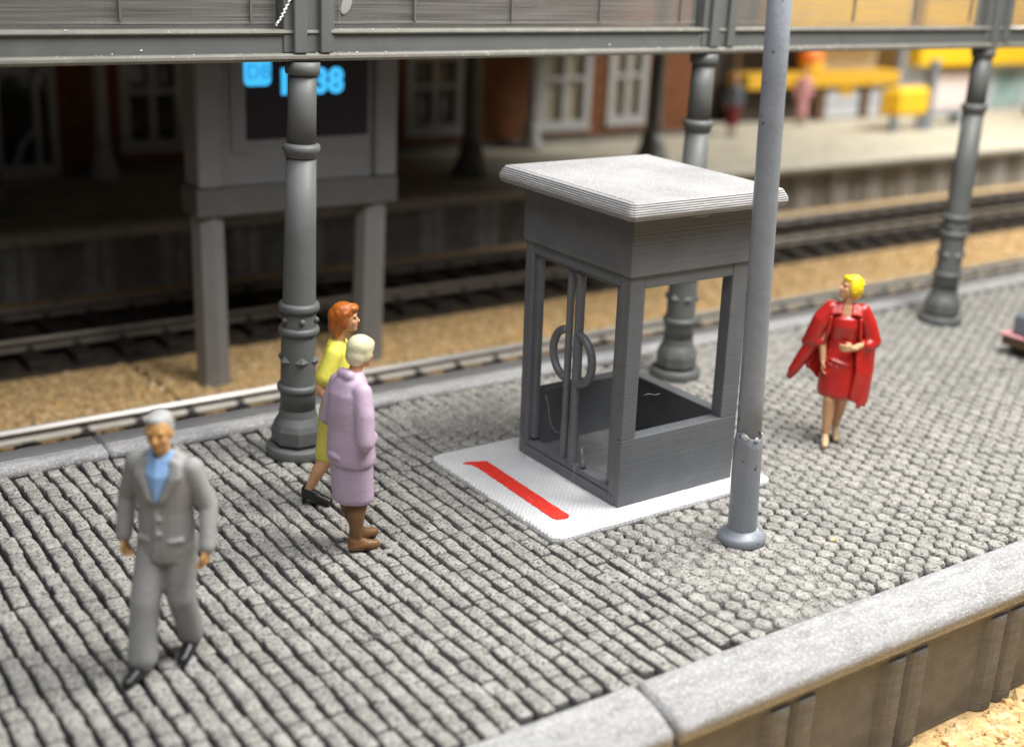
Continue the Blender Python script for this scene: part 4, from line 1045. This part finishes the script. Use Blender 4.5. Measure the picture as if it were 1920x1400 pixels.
# --- woman in the red coat, walking towards the viewer, head turned
def red():
    t = figure('person', 'yellow-haired woman in open red coat and red dress walking right of the booth', (3.02, 0.28), 222)
    body = Blob()
    at, Rm = head(body, (0.0, 0.015, 1.60), R(-62), R(12), 0.98, neck=(0, -0.005, 1.40), nose=0.98)
    body.loft([(0.85, 0, 0, 0.12, 0.09), (1.1, 0, 0, 0.10, 0.075), (1.34, 0, 0.005, 0.13, 0.08), (1.425, 0, 0.01, 0.07, 0.055)])
    # her right arm hangs inside the coat, her left forearm is raised across the hip
    body.limb([(0.15, 0, 1.34), (0.20, 0.03, 1.09), (0.17, 0.10, 0.86)], [0.045, 0.04, 0.03]); hand(body, (0.17, 0.10, 0.86), (0.0, 0.3, -1), (0, 1, 0), (-1, 0, 0), 0.4)
    body.limb([(-0.15, 0, 1.34), (-0.27, -0.02, 1.08), (-0.11, 0.15, 1.03)], [0.045, 0.042, 0.032]); hand(body, (-0.10, 0.16, 1.03), (1, 0.35, 0.02), (0, 0, 1), (0, -1, 0), 0.5)
    for s, kn, an in ((1, (0.06, 0.12, 0.47), (0.05, 0.12, 0.12)), (-1, (-0.065, 0.04, 0.47), (-0.045, -0.10, 0.14))):
        body.limb([(s*0.08, 0, 0.85), kn, ((kn[0]+an[0])/2, (kn[1]+an[1])/2-0.015, 0.33), an], [0.088, 0.062, 0.062, 0.038])
    body.build('body', P_['skin'], t, 0.0085, 3)
    hair = Blob()
    for p, r in (((0, -0.025, 0.05), (0.088, 0.100, 0.085)), ((0, -0.07, -0.01), (0.085, 0.07, 0.085)), ((0, 0.05, 0.085), (0.062, 0.045, 0.034)), ((0.07, -0.02, 0.01), (0.030, 0.055, 0.07)), ((-0.07, -0.02, 0.01), (0.032, 0.058, 0.075)), ((0, -0.095, -0.055), (0.06, 0.04, 0.045))):
        hair.ball(at(*p), r, Rm)
    r2 = random.Random(4)
    for i in range(26):
        a, z = r2.uniform(0, 6.28), r2.uniform(-0.05, 0.10)
        if math.sin(a) > 0.35 and z < 0.06: continue
        hair.ball(at(0.085*math.cos(a)*(1-max(0, z-0.05)*5), -0.03+0.095*math.sin(a)*(1-max(0, z-0.05)*5), z+0.01), 0.020)
    hair.build('hair', P_['gold'], t, 0.0085, 1)
    dr_ = Blob()
    dr_.loft([(0.50, 0, 0.03, 0.185, 0.155), (0.55, 0, 0.03, 0.195, 0.160), (0.7, 0, 0.02, 0.190, 0.152), (0.88, 0, 0.01, 0.172, 0.135), (0.98, 0, 0, 0.150, 0.115), (1.08, 0, 0, 0.135, 0.105), (1.22, 0, 0.015, 0.15, 0.125), (1.30, 0, 0.01, 0.15, 0.11), (1.335, 0, 0.0, 0.12, 0.085)])
    dr_.limb([(0.10, 0.135, 0.89), (0.0, 0.155, 0.86), (-0.09, 0.14, 0.84)], [0.012, 0.014, 0.010]).limb([(0.12, 0.125, 0.84), (0.02, 0.155, 0.81)], [0.010, 0.012])
    dr_.build('dress', P_['red'], t, 0.0095, 2)
    ct = Blob()
    ct.loft([(0.95, 0, -0.075, 0.20, 0.075), (1.1, 0, -0.055, 0.185, 0.08), (1.3, 0, -0.03, 0.195, 0.095), (1.39, 0, -0.02, 0.165, 0.085), (1.44, 0, -0.015, 0.10, 0.065)])
    # coat back and the two wings that swing open
    ct.slab([[(0.17, 0.02, 1.36), (0.0, -0.09, 1.40), (-0.17, 0.02, 1.36)], [(0.24, 0.01, 1.05), (0.0, -0.14, 1.05), (-0.26, 0.03, 1.05)], [(0.36, -0.02, 0.80), (0.02, -0.16, 0.76), (-0.28, 0.05, 0.74)], [(0.20, -0.08, 0.62), (0.0, -0.18, 0.52), (-0.28, 0.07, 0.42)]], 0.045)
    ct.limb([(0.27, 0.0, 1.02), (0.36, 0.01, 0.86), (0.44, 0.01, 0.70), (0.47, 0.0, 0.63)], [0.075, 0.068, 0.055, 0.036])
    ct.limb([(0.24, -0.04, 1.02), (0.30, -0.05, 0.84), (0.30, -0.05, 0.74)], [0.07, 0.06, 0.03])
    ct.limb([(-0.26, 0.03, 1.02), (-0.285, 0.04, 0.8), (-0.285, 0.06, 0.47)], [0.06, 0.045, 0.03])
    ct.slab([[(-0.25, 0.06, 1.0), (-0.22, -0.06, 1.0)], [(-0.25, 0.12, 0.75), (-0.25, -0.05, 0.72)], [(-0.22, 0.16, 0.42), (-0.24, -0.03, 0.45)]], 0.05)
    ct.slab([[(-0.12, 0.10, 1.06), (-0.27, 0.05, 1.04)], [(-0.15, 0.15, 0.8), (-0.29, 0.07, 0.76)], [(-0.12, 0.16, 0.50), (-0.29, 0.08, 0.42)]], 0.05)
    ct.limb([(0.15, -0.01, 1.37), (0.225, 0.0, 1.24), (0.285, 0.0, 1.05)], [0.082, 0.098, 0.095]); ct.limb([(0.24, 0.05, 1.03), (0.34, 0.0, 1.01), (0.30, -0.06, 1.02)], [0.055, 0.06, 0.055])
    ct.limb([(-0.15, -0.01, 1.37), (-0.22, -0.01, 1.24), (-0.285, 0.0, 1.08), (-0.24, 0.06, 1.05)], [0.078, 0.084, 0.080, 0.064])
    for s in (-1, 1):
        ct.slab([[(s*0.05, 0.03, 1.44), (s*0.12, 0.02, 1.42)], [(s*0.045, 0.10, 1.345), (s*0.15, 0.085, 1.33)]], 0.034)
        ct.limb([(s*0.14, 0.09, 1.30), (s*0.155, 0.10, 1.15), (s*0.18, 0.08, 1.02)], [0.018, 0.017, 0.016])
    ct.build('coat', P_['red'], t, 0.0105, 2)
    for hl, d, lf in (((0.05, 0.09, 0), (0.0, 1), 0.02), ((-0.045, -0.135, 0), (-0.1, 1), 0.045)):
        g = Blob(); shoe(g, hl, d, 0.21, w_=0.040, lift=lf); g.build('shoe', P_['beige'], t, 0.008, 2)
    face_paint(at, Rm, t, 0.98)
    return t
red_t = red()

# --- two blurred passengers on the far platform
def far_person(label, loc, face, top, bottom, hairc, bag):
    t = figure('person', label, loc, face); t['group'] = 'passengers on the far platform'; t.scale = (0.88, 0.88, 0.88)
    body = Blob(); at, Rm = head(body, (0, 0.03, 1.62), 0, 0, 1.0, neck=(0, 0, 1.42))
    body.loft([(0.85, 0, 0, 0.12, 0.09), (1.36, 0, 0, 0.13, 0.08), (1.45, 0, 0, 0.07, 0.05)])
    for s in (-1, 1):
        body.limb([(s*0.16, 0, 1.37), (s*0.24, -0.03, 1.1), (s*0.23, 0.06, 0.88)], [0.045, 0.04, 0.03]); hand(body, (s*0.23, 0.06, 0.88), (0, 0.2, -1), (0, 1, 0), (-s, 0, 0), 0.6)
        body.limb([(s*0.08, 0, 0.85), (s*0.085, 0.03*s, 0.48), (s*0.085, 0.05*s, 0.1)], [0.08, 0.058, 0.04])
    body.build('body', P_['skin'], t, 0.014, 2)
    g = Blob(); g.loft([(0.86, 0, 0, 0.18, 0.13), (1.1, 0, 0, 0.17, 0.125), (1.36, 0, 0, 0.195, 0.12), (1.46, 0, 0, 0.09, 0.07)])
    for s in (-1, 1): g.limb([(s*0.16, 0, 1.38), (s*0.25, -0.03, 1.1), (s*0.235, 0.05, 0.93)], [0.07, 0.06, 0.05])
    g.build('jacket', top, t, 0.016, 2)
    g = Blob(); g.loft([(0.30, 0, 0, 0.20, 0.17), (0.6, 0, 0, 0.19, 0.15), (0.92, 0, 0, 0.165, 0.12)])
    g.build('skirt', bottom, t, 0.016, 2)
    g = Blob(); g.ball(at(0, -0.02, 0.05), (0.088, 0.10, 0.08)).ball(at(0, -0.06, -0.02), (0.082, 0.06, 0.08)); g.build('hair', hairc, t, 0.014, 2)
    for s in (-1, 1):
        g = Blob(); shoe(g, (s*0.085, 0.05*s-0.03, 0), (0, 1)); g.build('shoe', P_['black'], t, 0.014, 2)
    return t
far_person('blurred passenger in blue-grey jacket and dark red skirt on the far platform', (16.9, 16.05), 235, P_['greyblue'], P_['maroon'], P_['pink'], True)
far_person('blurred passenger in pink clothes beside the far amber counter', (20.3, 16.85), 225, P_['pink'], P_['pink'], P_['greyblue'], False)

# ------------------------------------------------------------------ luggage cart cut by the right edge
lc = empty('luggage_cart', (7.75, 0.85, 0)); tag(lc, 'dark luggage cart with reddish deck cut off by the right picture edge', 'cart')
def lcp(name, mt, x0, x1, y0, y1, z0, z1, bev=0.01, parent=None):
    b = bmesh.new(); box(b, x0, x1, y0, y1, z0, z1, bev); return obj(name, b, mt, parent or lc)
lcp('deck', P_['brown'] if False else M['brown'], -0.50, 0.9, -0.40, 0.42, 0.13, 0.24)
lcp('rim', P_['pink'], -0.53, 0.93, -0.43, 0.45, 0.242, 0.275)
lcp('chassis', M['darkint'], -0.42, 0.85, -0.30, 0.34, 0.06, 0.128)
for x in (-0.32, 0.6):
    for y in (-0.36, 0.30):
        b = bmesh.new(); lathe(b, [(0.085, -0.03), (0.09, 0.0), (0.085, 0.03)], 18)
        o = obj('wheel', b, P_['black'], lc, True, (x, y, 0.088)); o.rotation_euler = (R(90), 0, 0)
sc1 = empty('suitcase', (7.62, 0.85, 0.276)); tag(sc1, 'dark suitcase lying on the cart at the right picture edge', 'suitcase')
b = bmesh.new(); box(b, -0.34, 0.5, -0.3, 0.32, 0.0, 0.26, 0.04, seg=3); obj('shell', b, P_['greyblue'], sc1)
b = bmesh.new(); tube(b, [(-0.345, -0.1, 0.13), (-0.40, -0.08, 0.13), (-0.40, 0.08, 0.13), (-0.345, 0.1, 0.13)], 0.016, 8); obj('handle', b, P_['black'], sc1, True)

# ------------------------------------------------------------------ small traces: dried glue by the feet, cork crumb, hair on the paving
def glue(label, x, y, rx, ry, seed):
    b = bmesh.new(); n = 36; rows = []
    for r, z in ((1.0, -0.004), (0.96, 0.006), (0.75, 0.011), (0.4, 0.012)):
        rows.append([b.verts.new((x+rx*r*(1+0.55*noise.noise(Vector((math.cos(2*math.pi*i/n)*1.6, math.sin(2*math.pi*i/n)*1.6, seed))))*math.cos(2*math.pi*i/n),
                                  y+ry*r*(1+0.55*noise.noise(Vector((math.cos(2*math.pi*i/n)*1.6, math.sin(2*math.pi*i/n)*1.6, seed))))*math.sin(2*math.pi*i/n),
                                  z+0.006*noise.noise(Vector((i*0.8, r*4, seed))))) for i in range(n)])
    for a, c in zip(rows, rows[1:]):
        for i in range(n): b.faces.new((a[i], a[(i+1) % n], c[(i+1) % n], c[i]))
    b.faces.new(rows[-1])
    tag(obj('glue_spot', b, M['glue'], None, True), label, 'glue')
glue('shiny dried glue smear between the shoes of the man in grey', -4.05, -0.36, 0.11, 0.06, 1)
glue('larger dried glue drop touching the feet of the woman in lilac', -2.07, 0.36, 0.045, 0.03, 5)
glue('smaller dried glue drop right of the woman in lilac', -1.96, 0.45, 0.03, 0.02, 9)
b = bmesh.new(); ellipsoid(b, (0, 0, 0), (0.035, 0.022, 0.018), seg=7, rings=5)
tag(obj('cork_crumb', b, M['granule'], None, False, (1.27, -1.33, 0.014)), 'single yellow cork crumb on the paving near the kerb', 'crumb')
b = bmesh.new(); tube(b, [(-2.86, -0.62, 0.012), (-2.78, -0.80, 0.02), (-2.76, -0.98, 0.022), (-2.70, -1.12, 0.018), (-2.72, -1.2, 0.012)], 0.0035, 6)
tag(obj('fibre', b, M['string'], None, True), 'pale curved fibre lying on the paving', 'fibre')
fuse_all()
